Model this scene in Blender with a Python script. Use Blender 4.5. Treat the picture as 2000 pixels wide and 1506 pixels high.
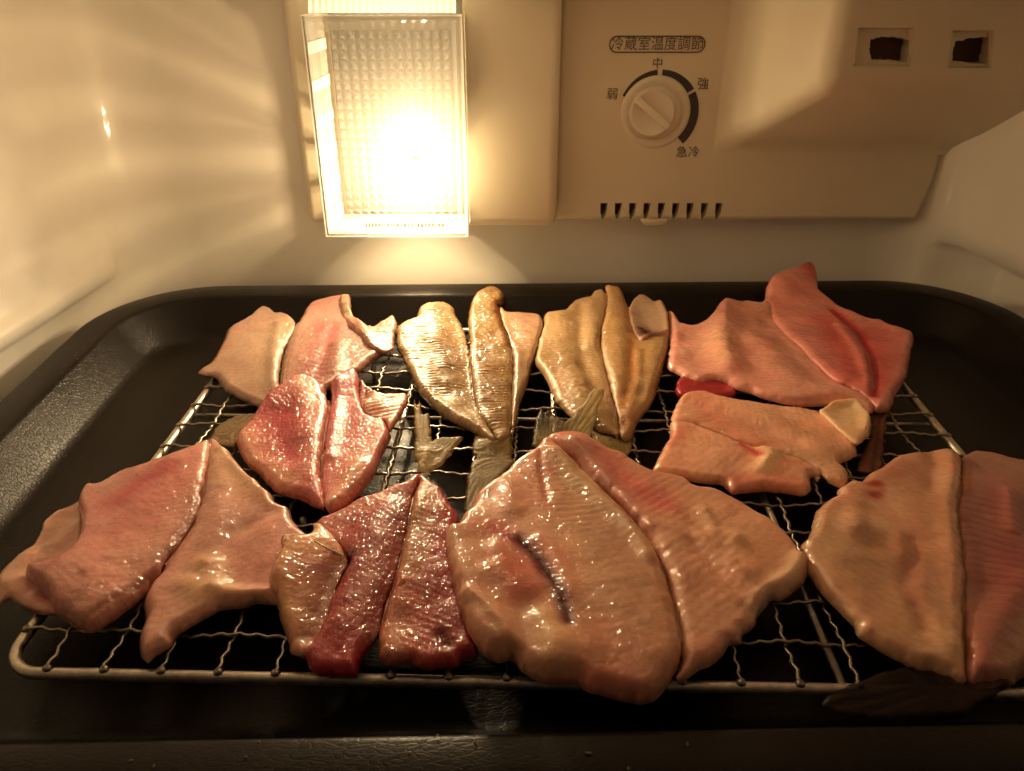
import bpy, bmesh, math, random
import numpy as np
from mathutils import Matrix, Vector
from mathutils.geometry import delaunay_2d_cdt

random.seed(7)
for o in list(bpy.data.objects):
    bpy.data.objects.remove(o)
S = bpy.context.scene
C = S.collection

# ------------------------------------------------------------------ camera
F, CX, CY, HC = 1500.0, 1000.0, 753.0, 0.21          # focal length and centre for a 2000 x 1506 frame, eye height
PW = math.atan((CY + 37) / F)                         # downward pitch in the refrigerator
PL = math.atan((CY + 97) / F)                         # downward pitch seen from the slightly tilted tray
cd = bpy.data.cameras.new('camera')
cam = bpy.data.objects.new('camera', cd); C.objects.link(cam)
cam.location = (0, 0, HC); cam.rotation_euler = (math.pi / 2 - PW, 0, 0)
cd.sensor_fit = 'HORIZONTAL'; cd.sensor_width = 36; cd.lens = 36 * F / 2000
cd.clip_start = 0.005; cd.clip_end = 20
cd.dof.use_dof = True; cd.dof.focus_distance = 0.33; cd.dof.aperture_fstop = 28
S.camera = cam
# ------------------------------------------------------------------ world and exposure
W = bpy.data.worlds.new('World'); S.world = W; W.use_nodes = True
W.node_tree.nodes['Background'].inputs[0].default_value = (0.5, 0.42, 0.36, 1)
W.node_tree.nodes['Background'].inputs[1].default_value = 0.035      # the dim room outside the open door
S.view_settings.view_transform = 'Standard'; S.view_settings.look = 'None'
S.view_settings.exposure = 0.0; S.view_settings.gamma = 1.0
S.render.engine = 'CYCLES'
S.cycles.use_denoising = True; S.cycles.use_adaptive_sampling = False
S.cycles.max_bounces = 10; S.cycles.diffuse_bounces = 5; S.cycles.transparent_max_bounces = 16
S.cycles.sample_clamp_indirect = 4.0
S.cycles.caustics_reflective = False; S.cycles.caustics_refractive = False
BULB = 10.4                                           # watts of the little bulb
WARM = (1.0, 0.755, 0.455)

# tray frame: everything on the tray is tilted a little with it (pivot: the eye)
DEL = PL - PW
M = Matrix.Translation((0, 0, HC)) @ Matrix.Rotation(DEL, 4, 'X') @ Matrix.Translation((0, 0, -HC))

def rayl(px, py, z=0.0):
    u = (px - CX) / F; v = (py - CY) / F; c, s = math.cos(PL), math.sin(PL)
    dx, dy, dz = u, c - v * s, -(s + v * c)
    t = (z - HC) / dz
    return (dx * t, dy * t)

def atY(px, py, Y):
    u = (px - CX) / F; v = (py - CY) / F; c, s = math.cos(PW), math.sin(PW)
    t = Y / (c - v * s)
    return (u * t, Y, HC - (s + v * c) * t)

# ------------------------------------------------------------------ object helpers
def link(name, me, parent=None, mat=None, M0=None):
    o = bpy.data.objects.new(name, me); C.objects.link(o)
    if mat is not None and me is not None: me.materials.append(mat)
    if parent is not None: o.parent = parent
    elif M0 is not None: o.matrix_world = M0
    return o

def thing(name, label, cat, loc=(0, 0, 0), M0=None, group=None):
    o = bpy.data.objects.new(name, None); C.objects.link(o)
    o.empty_display_size = 0.01
    mt = Matrix.Translation(loc)
    o.matrix_world = (M0 @ mt) if M0 is not None else mt
    o['label'] = label; o['category'] = cat
    if group: o['group'] = group
    return o

def bm_obj(name, bm, mat, parent=None, M0=None, smooth=True, off=(0, 0, 0)):
    me = bpy.data.meshes.new(name)
    if off != (0, 0, 0): bmesh.ops.translate(bm, verts=bm.verts, vec=(-off[0], -off[1], -off[2]))
    bmesh.ops.recalc_face_normals(bm, faces=bm.faces)
    bm.to_mesh(me); bm.free()
    if smooth:
        for p in me.polygons: p.use_smooth = True
    return link(name, me, parent, mat, M0)

def add_box(bm, x0, x1, y0, y1, z0, z1):
    vs = [bm.verts.new((x, y, z)) for z in (z0, z1) for y in (y0, y1) for x in (x0, x1)]
    for f in ((0, 2, 3, 1), (4, 5, 7, 6), (0, 1, 5, 4), (2, 6, 7, 3), (0, 4, 6, 2), (1, 3, 7, 5)):
        bm.faces.new([vs[i] for i in f])
    return vs

def bevel(bm, w, seg=3, edges=None):
    bmesh.ops.bevel(bm, geom=list(edges) if edges is not None else list(bm.edges), offset=w, segments=seg,
                    affect='EDGES', profile=0.5, clamp_overlap=True)

def sharp(o, ang=40):
    me = o.data
    me.set_sharp_from_angle(angle=math.radians(ang))

def tube(bm, pts, r, n=8, cap=True):
    pts = [Vector(p) for p in pts]; rings = []
    rr = r if hasattr(r, '__len__') else [r] * len(pts)
    up = Vector((0, 0, 1))
    for i, p in enumerate(pts):
        d = (pts[min(i + 1, len(pts) - 1)] - pts[max(i - 1, 0)]).normalized()
        a = d.cross(up)
        if a.length < 1e-3: a = d.cross(Vector((0, 1, 0)))
        a.normalize(); b = a.cross(d)
        rings.append([bm.verts.new(p + (a * math.cos(2 * math.pi * k / n) + b * math.sin(2 * math.pi * k / n)) * rr[i]) for k in range(n)])
    for A, B in zip(rings, rings[1:]):
        for k in range(n): bm.faces.new((A[k], A[(k + 1) % n], B[(k + 1) % n], B[k]))
    if cap:
        bm.faces.new(rings[0][::-1]); bm.faces.new(rings[-1])

def loop_tube(bm, pts, r, n=8):
    pts = [Vector(p) for p in pts]; N = len(pts); rings = []
    for i, p in enumerate(pts):
        d = (pts[(i + 1) % N] - pts[i - 1]).normalized()
        a = d.cross(Vector((0, 0, 1))).normalized(); b = a.cross(d)
        rings.append([bm.verts.new(p + (a * math.cos(2 * math.pi * k / n) + b * math.sin(2 * math.pi * k / n)) * r) for k in range(n)])
    for i in range(N):
        A, B = rings[i], rings[(i + 1) % N]
        for k in range(n): bm.faces.new((A[k], A[(k + 1) % n], B[(k + 1) % n], B[k]))

def rrect(x0, x1, y0, y1, r, n=12):
    out = []
    for cx, cy, a in ((x1 - r, y1 - r, 0), (x0 + r, y1 - r, 90), (x0 + r, y0 + r, 180), (x1 - r, y0 + r, 270)):
        for k in range(n + 1):
            t = math.radians(a + 90 * k / n); out.append((cx + r * math.cos(t), cy + r * math.sin(t)))
    return out

def cut(o, cutters):
    """subtract cutter meshes from o and keep the result as plain mesh"""
    bpy.context.view_layer.update()
    for bmc in cutters:
        me = bpy.data.meshes.new('tmp'); bmesh.ops.recalc_face_normals(bmc, faces=bmc.faces); bmc.to_mesh(me); bmc.free()
        t = bpy.data.objects.new('tmp', me); C.objects.link(t); t.matrix_world = o.matrix_world
        md = o.modifiers.new('b', 'BOOLEAN'); md.operation = 'DIFFERENCE'; md.object = t; md.solver = 'EXACT'
        bpy.context.view_layer.update()
        dg = bpy.context.evaluated_depsgraph_get()
        new = bpy.data.meshes.new_from_object(o.evaluated_get(dg))
        o.modifiers.clear(); o.data = new
        bpy.data.objects.remove(t); bpy.data.meshes.remove(me)

# ------------------------------------------------------------------ material helpers
class NT:
    def __init__(s, name):
        s.m = bpy.data.materials.new(name); s.m.use_nodes = True
        s.t = s.m.node_tree; s.b = s.t.nodes['Principled BSDF']; s.out = s.t.nodes['Material Output']
    def n(s, typ, **kw):
        nd = s.t.nodes.new(typ)
        for k, v in kw.items():
            if k.startswith('i_'):
                key = k[2:]; key = int(key) if key.isdigit() else key
                nd.inputs[key].default_value = v
            else: setattr(nd, k, v)
        return nd
    def l(s, a, b): s.t.links.new(a, b)
    def set(s, **kw):
        for k, v in kw.items(): s.b.inputs[k.replace('_', ' ')].default_value = v
        return s
    def ramp(s, src, lo, hi, c0, c1):
        r = s.n('ShaderNodeMapRange'); r.inputs[1].default_value = lo; r.inputs[2].default_value = hi
        r.inputs[3].default_value = c0; r.inputs[4].default_value = c1
        s.l(src, r.inputs[0]); return r.outputs[0]
    def bump(s, h, strength, dist, prev=None):
        b = s.n('ShaderNodeBump'); b.inputs['Strength'].default_value = strength; b.inputs['Distance'].default_value = dist
        s.l(h, b.inputs['Height'])
        if prev is not None: s.l(prev, b.inputs['Normal'])
        return b.outputs[0]
    def noise(s, vec, scale, detail=3, rough=.55):
        n = s.n('ShaderNodeTexNoise'); n.inputs['Scale'].default_value = scale
        n.inputs['Detail'].default_value = detail; n.inputs['Roughness'].default_value = rough
        if vec is not None: s.l(vec, n.inputs['Vector'])
        return n.outputs['Fac']
    def mulcol(s, colsock, facsock):
        m = s.n('ShaderNodeVectorMath', operation='SCALE'); s.l(colsock, m.inputs[0]); s.l(facsock, m.inputs['Scale']); return m.outputs[0]

def plastic(name, col, rough=.35, coat=.0, coat_rough=.08, wob=.15, scale=60, dirt=.06):
    k = NT(name); co = k.n('ShaderNodeTexCoord').outputs['Object']
    k.set(Roughness=rough, Coat_Weight=coat, Coat_Roughness=coat_rough)
    a = k.noise(co, scale, 4); b = k.noise(co, 14, 3)
    rgb = k.n('ShaderNodeRGB'); rgb.outputs[0].default_value = (*col, 1)
    f = k.ramp(b, .3, .7, 1 - dirt, 1 + dirt * .3)
    k.l(k.mulcol(rgb.outputs[0], f), k.b.inputs['Base Color'])
    k.l(k.ramp(a, .3, .7, rough * .8, rough * 1.2), k.b.inputs['Roughness'])
    fine = k.noise(co, 1500, 2)
    n1 = k.bump(k.noise(co, 9, 2), wob, .004)
    k.l(k.bump(fine, .08, .0003, n1), k.b.inputs['Normal'])
    if coat: k.l(n1, k.b.inputs['Coat Normal'])
    return k.m

M_WALL = plastic('white_liner', (.80, .765, .70), .40, .5, .07, wob=.18)
M_PANEL = plastic('ivory_panel', (.70, .635, .49), .5, .0, wob=.05)
M_KNOB = plastic('knob_plastic', (.74, .68, .56), .4)
M_INK = plastic('grey_ink', (.045, .040, .038), .55)
M_INK2 = plastic('brown_ink', (.09, .075, .055), .55)
M_REFL = plastic('grey_reflector', (.085, .078, .066), .5)  # low tone chosen to dim the lamp interior seen through the lens
M_DARK = plastic('dark_cavity', (.085, .045, .038), .8)  # dark brown standing in for shade inside the slots and vents
M_FOAM = plastic('ragged_foam', (.62, .54, .42), .85)

def tray_mat():
    k = NT('black_tray'); co = k.n('ShaderNodeTexCoord').outputs['Object']
    mp = k.n('ShaderNodeMapping'); mp.inputs['Scale'].default_value = (.55, 1.5, 1); k.l(co, mp.inputs[0])
    w = k.n('ShaderNodeTexNoise'); w.inputs['Scale'].default_value = 170; k.l(mp.outputs[0], w.inputs['Vector'])
    ad = k.n('ShaderNodeVectorMath', operation='SCALE'); ad.inputs['Scale'].default_value = .005; k.l(w.outputs['Color'], ad.inputs[0])
    sm = k.n('ShaderNodeVectorMath', operation='ADD'); k.l(mp.outputs[0], sm.inputs[0]); k.l(ad.outputs[0], sm.inputs[1])
    v = k.n('ShaderNodeTexVoronoi', feature='DISTANCE_TO_EDGE'); v.inputs['Scale'].default_value = 430; k.l(sm.outputs[0], v.inputs['Vector'])
    crack = k.ramp(v.outputs[0], 0, .12, 0, 1)
    big = k.noise(co, 22, 4)
    rgb = k.n('ShaderNodeRGB'); rgb.outputs[0].default_value = (.0095, .0068, .0052, 1)
    f = k.ramp(big, .3, .7, .75, 1.3)
    k.l(k.mulcol(rgb.outputs[0], f), k.b.inputs['Base Color'])
    k.l(k.ramp(big, .3, .7, .27, .40), k.b.inputs['Roughness'])
    k.set(Specular_IOR_Level=.15)
    n1 = k.bump(crack, .15, .0005)
    k.l(k.bump(k.noise(co, 900, 3), .03, .0004, n1), k.b.inputs['Normal'])
    return k.m
M_TRAY = tray_mat()

def steel(name, col, rough):
    k = NT(name); co = k.n('ShaderNodeTexCoord').outputs['Object']
    a = k.noise(co, 260, 4)
    rgb = k.n('ShaderNodeRGB'); rgb.outputs[0].default_value = (*col, 1)
    k.l(k.mulcol(rgb.outputs[0], k.ramp(a, .3, .7, .7, 1.1)), k.b.inputs['Base Color'])
    k.l(k.ramp(k.noise(co, 600, 3), .3, .7, rough * .7, rough * 1.4), k.b.inputs['Roughness'])
    k.set(Metallic=1.0)
    k.l(k.bump(k.noise(co, 1400, 3), .25, .0003), k.b.inputs['Normal'])
    return k.m
M_WIRE = steel('tinned_wire', (.38, .33, .27), .34)
M_FRAME = steel('dull_frame_wire', (.66, .60, .52), .42)

def cover_mat(name, tr, tl, tint=(1, .97, .9)):
    """clear moulded plastic: part straight through, part scattered, part mirror"""
    k = NT(name); t = k.t
    t.nodes.remove(k.b)
    A = k.n('ShaderNodeBsdfTransparent'); A.inputs[0].default_value = (*tint, 1)
    B = k.n('ShaderNodeBsdfTranslucent'); B.inputs[0].default_value = (.92, .9, .84, 1)
    D = k.n('ShaderNodeBsdfDiffuse'); D.inputs[0].default_value = (.8, .78, .7, 1)
    G = k.n('ShaderNodeBsdfGlossy'); G.inputs['Roughness'].default_value = .08
    m1 = k.n('ShaderNodeMixShader'); m1.inputs[0].default_value = tl; k.l(A.outputs[0], m1.inputs[1]); k.l(B.outputs[0], m1.inputs[2])
    m2 = k.n('ShaderNodeMixShader'); m2.inputs[0].default_value = 1 - tr; k.l(m1.outputs[0], m2.inputs[1]); k.l(D.outputs[0], m2.inputs[2])
    fr = k.n('ShaderNodeFresnel'); fr.inputs[0].default_value = 1.45
    m3 = k.n('ShaderNodeMixShader'); k.l(fr.outputs[0], m3.inputs[0]); k.l(m2.outputs[0], m3.inputs[1]); k.l(G.outputs[0], m3.inputs[2])
    k.l(m3.outputs[0], k.out.inputs[0])
    return k.m
M_COVER = cover_mat('prismatic_cover', .95, .043)
M_CLEAR = cover_mat('clear_rib', .65, .08)
M_BORDER = cover_mat('frosted_border', .75, .22)
M_SIDE = cover_mat('clear_side', .62, .12)
M_FROST = cover_mat('frosted_rib', .5, .9)

def emit(name, col, s):
    k = NT(name); k.t.nodes.remove(k.b)
    e = k.n('ShaderNodeEmission'); e.inputs[0].default_value = (*col, 1); e.inputs[1].default_value = s
    k.l(e.outputs[0], k.out.inputs[0]); return k.m
M_BULB = emit('glowing_bulb', WARM, 40.0)

def flesh_mat(name, speck=.9, fibre=.6, fs=(900, 320), rough=.22, sss=.42, soft=1.2, dome=(430, 330), lo=.24):
    k = NT(name)
    at = k.n('ShaderNodeAttribute', attribute_name='Col'); fb = k.n('ShaderNodeAttribute', attribute_name='fib')
    v = fb.outputs['Vector']
    mp = k.n('ShaderNodeMapping'); mp.inputs['Scale'].default_value = (fs[0], fs[1], 1); k.l(v, mp.inputs[0])
    streak = k.noise(mp.outputs[0], 1.0, 3, .6)
    med = k.noise(v, 300, 3, .6); big = k.noise(v, 70, 3); fine = k.noise(v, 800, 2, .6)
    f1 = k.ramp(big, .3, .7, .93, 1.06); f2 = k.ramp(streak, .3, .7, .90, 1.08)
    mm = k.n('ShaderNodeMath', operation='MULTIPLY'); k.l(f1, mm.inputs[0]); k.l(f2, mm.inputs[1])
    col = k.mulcol(at.outputs['Color'], mm.outputs[0])
    k.l(col, k.b.inputs['Base Color'])
    k.l(k.ramp(med, .35, .65, .32, .5), k.b.inputs['Roughness'])
    sx = k.n('ShaderNodeSeparateColor'); k.l(at.outputs['Color'], sx.inputs[0])
    mx = k.n('ShaderNodeMath', operation='MAXIMUM'); k.l(sx.outputs[0], mx.inputs[0]); k.l(sx.outputs[1], mx.inputs[1])
    k.set(Subsurface_Weight=sss, Subsurface_Scale=.0028, Specular_IOR_Level=.3, Coat_Weight=.85, Coat_IOR=1.45)
    k.l(k.ramp(mx.outputs[0], .05, .18, .03, .85), k.b.inputs['Coat Weight']); k.l(k.ramp(mx.outputs[0], .05, .2, .03, .3), k.b.inputs['Specular IOR Level'])      # blood and dark membrane are duller than flesh
    k.l(k.ramp(big, .35, .65, rough * .42, rough * .62), k.b.inputs['Coat Roughness'])
    k.b.inputs['Subsurface Radius'].default_value = (1.0, .38, .22)
    n1 = k.bump(med, .08 * soft, .0006)
    n2 = k.bump(streak, fibre * .35, .0005, n1)
    mp2 = k.n('ShaderNodeMapping'); mp2.inputs['Scale'].default_value = (dome[0], dome[1], 1); k.l(v, mp2.inputs[0])
    wv = k.n('ShaderNodeTexNoise'); wv.inputs['Scale'].default_value = 1.3; k.l(mp2.outputs[0], wv.inputs['Vector'])
    sc = k.n('ShaderNodeVectorMath', operation='SCALE'); sc.inputs['Scale'].default_value = .9; k.l(wv.outputs['Color'], sc.inputs[0])
    ad = k.n('ShaderNodeVectorMath', operation='ADD'); k.l(mp2.outputs[0], ad.inputs[0]); k.l(sc.outputs[0], ad.inputs[1])
    vo = k.n('ShaderNodeTexVoronoi', feature='F1'); vo.inputs['Scale'].default_value = 1.0; k.l(ad.outputs[0], vo.inputs['Vector'])
    sq = k.n('ShaderNodeMath', operation='MULTIPLY'); k.l(vo.outputs['Distance'], sq.inputs[0]); k.l(vo.outputs['Distance'], sq.inputs[1])
    inv = k.n('ShaderNodeMath', operation='SUBTRACT'); inv.inputs[0].default_value = 1.0; k.l(sq.outputs[0], inv.inputs[1])
    amp = k.ramp(k.noise(v, 130, 3, .6), .40, .68, lo, .85)
    hd = k.n('ShaderNodeMath', operation='MULTIPLY'); k.l(inv.outputs[0], hd.inputs[0]); k.l(amp, hd.inputs[1])
    c1 = k.bump(med, .10 * soft, .0010); c2 = k.bump(streak, fibre * .4, .0006, c1); c3 = k.bump(hd.outputs[0], speck, .0017, c2)
    k.l(k.bump(hd.outputs[0], speck * .12, .0017, n2), k.b.inputs['Normal'])
    k.l(c3, k.b.inputs['Coat Normal'])
    return k.m
FL = flesh_mat('wet_flesh')
FL_G = flesh_mat('glittering_flesh', 1.25, .8, (1100, 260), .18, .2, 1.2, (520, 300), .65)
FL_R = flesh_mat('red_flesh', .85, .6, (1000, 260), .2, .3, 1.0, (300, 520), .30)
FL_S = flesh_mat('smooth_flesh', .7, .4, (700, 300), .2, .42, .8, (330, 280), .13)

def fin_mat():
    k = NT('fin_membrane'); at = k.n('ShaderNodeAttribute', attribute_name='Col'); fb = k.n('ShaderNodeAttribute', attribute_name='fib')
    k.l(k.mulcol(at.outputs['Color'], k.ramp(k.noise(fb.outputs['Vector'], 260, 3), .3, .7, .7, 1.25)), k.b.inputs['Base Color'])
    k.set(Roughness=.42, Coat_Weight=.08, Coat_Roughness=.15, Specular_IOR_Level=.25)
    k.l(k.bump(k.noise(fb.outputs['Vector'], 700, 3), .5, .0005), k.b.inputs['Normal'])
    tr = k.n('ShaderNodeBsdfTranslucent'); k.l(at.outputs['Color'], tr.inputs[0])
    tp = k.n('ShaderNodeBsdfTransparent')
    m = k.n('ShaderNodeMixShader'); m.inputs[0].default_value = .4; k.l(k.b.outputs[0], m.inputs[1]); k.l(tr.outputs[0], m.inputs[2])
    m2 = k.n('ShaderNodeMixShader'); m2.inputs[0].default_value = .28; k.l(m.outputs[0], m2.inputs[1]); k.l(tp.outputs[0], m2.inputs[2])
    k.l(m2.outputs[0], k.out.inputs[0]); return k.m
FIN = fin_mat()
M_BONE = plastic('fish_bone', (.90, .84, .72), .3, .3)

# ================================================================== REFRIGERATOR (setting)
YB = 0.572                                            # back wall
def wallX(side, y):
    return (-0.285 - .07 * (YB - y)) if side < 0 else (0.316 + .07 * (YB - y))
def liner():
    plan = []
    R_ = .05
    for y in np.linspace(-.02, YB - R_, 18): plan.append((wallX(-1, y), y))
    xl = wallX(-1, YB - R_); xr = wallX(1, YB - R_)
    for k in range(1, 13):
        t = math.pi / 2 * k / 12; plan.append((xl + R_ * (1 - math.cos(t)), YB - R_ + R_ * math.sin(t)))
    for x in np.linspace(xl + R_, xr - R_, 12)[1:]: plan.append((x, YB))
    for k in range(1, 13):
        t = math.pi / 2 * k / 12; plan.append((xr - R_ + R_ * math.sin(t), YB - R_ + R_ * math.cos(t)))
    for y in np.linspace(YB - R_, -.02, 18)[1:]: plan.append((wallX(1, y), y))
    # profile of the wall in height: (z, inward push) with the moulded shelf rail on the side walls
    prof = [(-.06, 0), (.004, 0), (.018, .000), (.0215, .001), (.0225, .0045), (.0245, .0088), (.0315, .0094), (.0345, .0084), (.0375, .0052),
            (.0395, .0040), (.043, .0025), (.056, .0018), (.0605, .0012), (.063, .0004), (.07, 0), (.10, 0), (.14, 0), (.18, 0), (.195, 0)]
    for k in range(1, 9):
        t = math.pi / 2 * k / 8; prof.append((.195 + .022 * math.sin(t), .022 * (1 - math.cos(t))))
    bm = bmesh.new(); rows = []
    n = len(plan)
    for z, d in prof:
        row = []
        for i, (x, y) in enumerate(plan):
            a = Vector(plan[max(i - 1, 0)]); b = Vector(plan[min(i + 1, n - 1)])
            t = (b - a).normalized(); nin = Vector((t.y, -t.x))     # inward
            w = 1.0
            if z < .075:
                s = min(1, max(0, (YB - .035 - y) / .02)); w = s * s * (3 - 2 * s)
            if x > .2 and z < .075:                      # the right wall steps back below its shelf line
                q = min(1, max(0, (.042 - z) / .005)); d2 = -.032 * q * q * (3 - 2 * q); w = min(1, max(0, (YB - .02 - y) / .03))
                row.append(bm.verts.new((x + nin.x * d2 * w, y + nin.y * d2 * w, z))); continue
            row.append(bm.verts.new((x + nin.x * d * w, y + nin.y * d * w, z)))
        rows.append(row)
    for A, B in zip(rows, rows[1:]):
        for i in range(n - 1): bm.faces.new((A[i], A[i + 1], B[i + 1], B[i]))
    o = bm_obj('refrigerator_wall', bm, M_WALL); o['kind'] = 'structure'
    bm = bmesh.new(); add_box(bm, -.36, .42, -.02, YB + .01, .2185, .226)
    o2 = bm_obj('ceiling', bm, M_WALL, smooth=False); o2['kind'] = 'structure'
    bm = bmesh.new(); add_box(bm, -.275, .335, .10, .54, -.0245, -.0195); bevel(bm, .001, 2)
    o3 = bm_obj('shelf', bm, M_WALL, M0=M, smooth=False); o3['kind'] = 'structure'
liner()

# ================================================================== LAMP
LX0, LX1, LZ0, LZ1, LY = -.1255, -.0295, .0572, .1925, .505
def lamp():
    T = thing('interior_lamp', 'lit interior lamp with clear prismatic cover on the refrigerator back wall', 'lamp', ((LX0 + LX1) / 2, YB, LZ0))
    off = tuple(T.location)
    # base plate and blank box to the right of the cover
    bm = bmesh.new(); add_box(bm, -.151, .030, .561, .5725, .050, .214); bevel(bm, .0055, 4)
    o = bm_obj('base_plate', bm, M_PANEL, T, off=off); sharp(o, 50)
    bm = bmesh.new(); add_box(bm, LX1, .0315, .5310, .575, .0562, .214); bevel(bm, .007, 4, [e for e in bm.edges if not all(v.co.x < 0 for v in e.verts)])
    o = bm_obj('blank_housing', bm, M_PANEL, T, off=off); sharp(o, 50)
    # front lens: frame, floor and the pyramids moulded into it
    bm = bmesh.new()
    px0, px1, pz0, pz1 = -.1165, -.0365, .0705, .1840; nx, nz = 14, 20
    G = {}
    def V(x, z, y=LY):
        q = (round(x, 6), round(z, 6), round(y, 6))
        if q not in G: G[q] = bm.verts.new((x, y, z))
        return G[q]
    dx = (px1 - px0) / nx; dz = (pz1 - pz0) / nz
    for i in range(nx):
        for j in range(nz):
            x0, z0 = px0 + i * dx, pz0 + j * dz; x1, z1 = x0 + dx, z0 + dz
            c = V((x0 + x1) / 2, (z0 + z1) / 2, LY + .0026)
            q = [V(x0, z0), V(x1, z0), V(x1, z1), V(x0, z1)]
            for a in range(4): bm.faces.new((q[a], q[(a + 1) % 4], c))
    # border strip round the prisms
    ring = [V(px0 + i * dx, pz0) for i in range(nx + 1)] + [V(px1, pz0 + j * dz) for j in range(1, nz + 1)] + \
           [V(px1 - i * dx, pz1) for i in range(1, nx + 1)] + [V(px0, pz1 - j * dz) for j in range(1, nz)]
    def proj(p, e):
        x, z = p.co.x, p.co.z
        u = (x - (px0 + px1) / 2) / ((px1 - px0) / 2); w = (z - (pz0 + pz1) / 2) / ((pz1 - pz0) / 2)
        ax0, ax1, az0, az1 = LX0 + e, LX1 - e, LZ0 + e, LZ1 - e
        return ((ax0 + ax1) / 2 + u * (ax1 - ax0) / 2, (az0 + az1) / 2 + w * (az1 - az0) / 2)
    prev = ring
    for e, y in ((.0042, LY), (.0030, LY - .0014), (.0012, LY - .0014), (.0002, LY - .0004), (.0, LY + .003)):
        nxt = []
        for p in ring:
            x, z = proj(p, e); nxt.append(bm.verts.new((x, y, z)))
        for a in range(len(ring)): bm.faces.new((prev[a], prev[(a + 1) % len(ring)], nxt[(a + 1) % len(ring)], nxt[a]))
        prev = nxt
    o = bm_obj('prismatic_lens', bm, M_COVER, T, smooth=False, off=off)
    o.data.materials.append(M_BORDER)
    for p in o.data.polygons:
        if len(p.vertices) == 4: p.material_index = 1
    # embossed notice strip low on the lens
    bm = bmesh.new(); random.seed(3)
    x = -.098
    while x < -.046:
        w = random.uniform(.0010, .0022); add_box(bm, x, x + w, LY - .0007, LY + .0002, .0642, .0670); x += w + .0006
    bm_obj('embossed_strip', bm, M_FROST, T, smooth=False, off=off)
    # bottom plate, right side plate
    bm = bmesh.new(); add_box(bm, LX0 + .0004, LX1 - .0004, LY + .0032, .560, LZ0, LZ0 + .0012)
    bm_obj('bottom_plate', bm, M_CLEAR, T, smooth=False, off=off)
    bm = bmesh.new(); add_box(bm, LX1 - .0014, LX1 - .0002, LY + .0032, .5307, LZ0 + .0014, LZ1)
    bm_obj('side_plate', bm, M_SIDE, T, smooth=False, off=off)
    # left side: thick ribs with clear slots between them
    zz = np.linspace(LZ0 + .0014, LZ1, 7)
    for a, b in zip(zz, zz[1:]):
        h = b - a
        bm = bmesh.new(); add_box(bm, LX0 + .0003, LX0 + .0012, LY + .0032, .560, a + h * .30, b)
        bm_obj('clear_slot', bm, M_CLEAR, T, smooth=False, off=off)
        bm = bmesh.new(); add_box(bm, LX0 + .0002, LX0 + .0016, LY + .0032, .560, a, a + h * .30)
        bm_obj('side_rib', bm, M_PANEL, T, smooth=False, off=off)
    # ribbed sloping top of the cover
    bm = bmesh.new(); n = 22 * 6; top = []; bot = []
    for i in range(n + 1):
        x = LX0 + .004 + (LX1 - LX0 - .008) * i / n; r = .0014 * abs(math.sin(math.pi * 22 * i / n))
        bot.append(bm.verts.new((x, LY + .004 - r, LZ1 + .0006))); top.append(bm.verts.new((x, LY + .014 - r, .2135)))
    for i in range(n): bm.faces.new((bot[i], bot[i + 1], top[i + 1], top[i]))
    bm_obj('ribbed_top', bm, M_FROST, T, off=off)
    bm = bmesh.new(); add_box(bm, LX0 + .005, LX1 - .003, .5560, .5603, LZ0 + .003, .2135); bevel(bm, .001, 2)  # added dark backing that keeps the lit interior from blowing out
    bm_obj('reflector', bm, M_REFL, T, off=off)
    # bulb with its socket
    bx, by, bz = -.0695, .5205, .0955
    bm = bmesh.new(); bmesh.ops.create_uvsphere(bm, u_segments=24, v_segments=16, radius=.0085)
    for v in bm.verts:
        v.co.y *= 1.15
        if v.co.y > 0: v.co.x *= 1 - .35 * v.co.y / .0098; v.co.z *= 1 - .35 * v.co.y / .0098
        v.co += Vector((bx, by, bz))
    bm_obj('bulb', bm, M_BULB, T, off=off)
    ld = bpy.data.lights.new('bulb_light', 'POINT'); ld.energy = BULB; ld.color = WARM; ld.shadow_soft_size = .0100
    lo = bpy.data.objects.new('bulb_light', ld); C.objects.link(lo); lo.location = (bx, by, bz)
    bm = bmesh.new(); tube(bm, [(bx, by + .0118, bz), (bx, by + .036, bz)], .0050, 20)
    bm_obj('socket', bm, M_PANEL, T, off=off)
lamp()

# ================================================================== CONTROL PANEL
def text_mesh(txt, size, name, mat, x, z, y, parent, off, sx=1.0):
    cu = bpy.data.curves.new('t', 'FONT'); cu.body = txt; cu.size = size; cu.align_x = 'CENTER'; cu.align_y = 'CENTER'
    cu.extrude = .00012; cu.resolution_u = 3; cu.offset = 0; cu.space_character = sx
    t = bpy.data.objects.new('t', cu); C.objects.link(t)
    bpy.context.view_layer.update()
    me = bpy.data.meshes.new_from_object(t.evaluated_get(bpy.context.evaluated_depsgraph_get()))
    bpy.data.objects.remove(t); me.name = name
    me.transform(Matrix.Translation((x - off[0], y - off[1], z - off[2])) @ Matrix.Rotation(math.pi / 2, 4, 'X'))
    me.materials.clear()
    return link(name, me, parent, mat)

def arc_strip(bm, cx, cz, y, r, a0, a1, w0, w1, n=40):
    A = []
    for i in range(n + 1):
        t = i / n; a = math.radians(a0 + (a1 - a0) * t); w = w0 + (w1 - w0) * t
        A.append([bm.verts.new((cx + (r + s * w / 2) * math.cos(a), yy, cz + (r + s * w / 2) * math.sin(a))) for s, yy in ((-1, y), (1, y), (1, y + .0006), (-1, y + .0006))])
    for p, q in zip(A, A[1:]):
        for k in range(4): bm.faces.new((p[k], p[(k + 1) % 4], q[(k + 1) % 4], q[k]))
    bm.faces.new(A[0][::-1]); bm.faces.new(A[-1])

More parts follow.
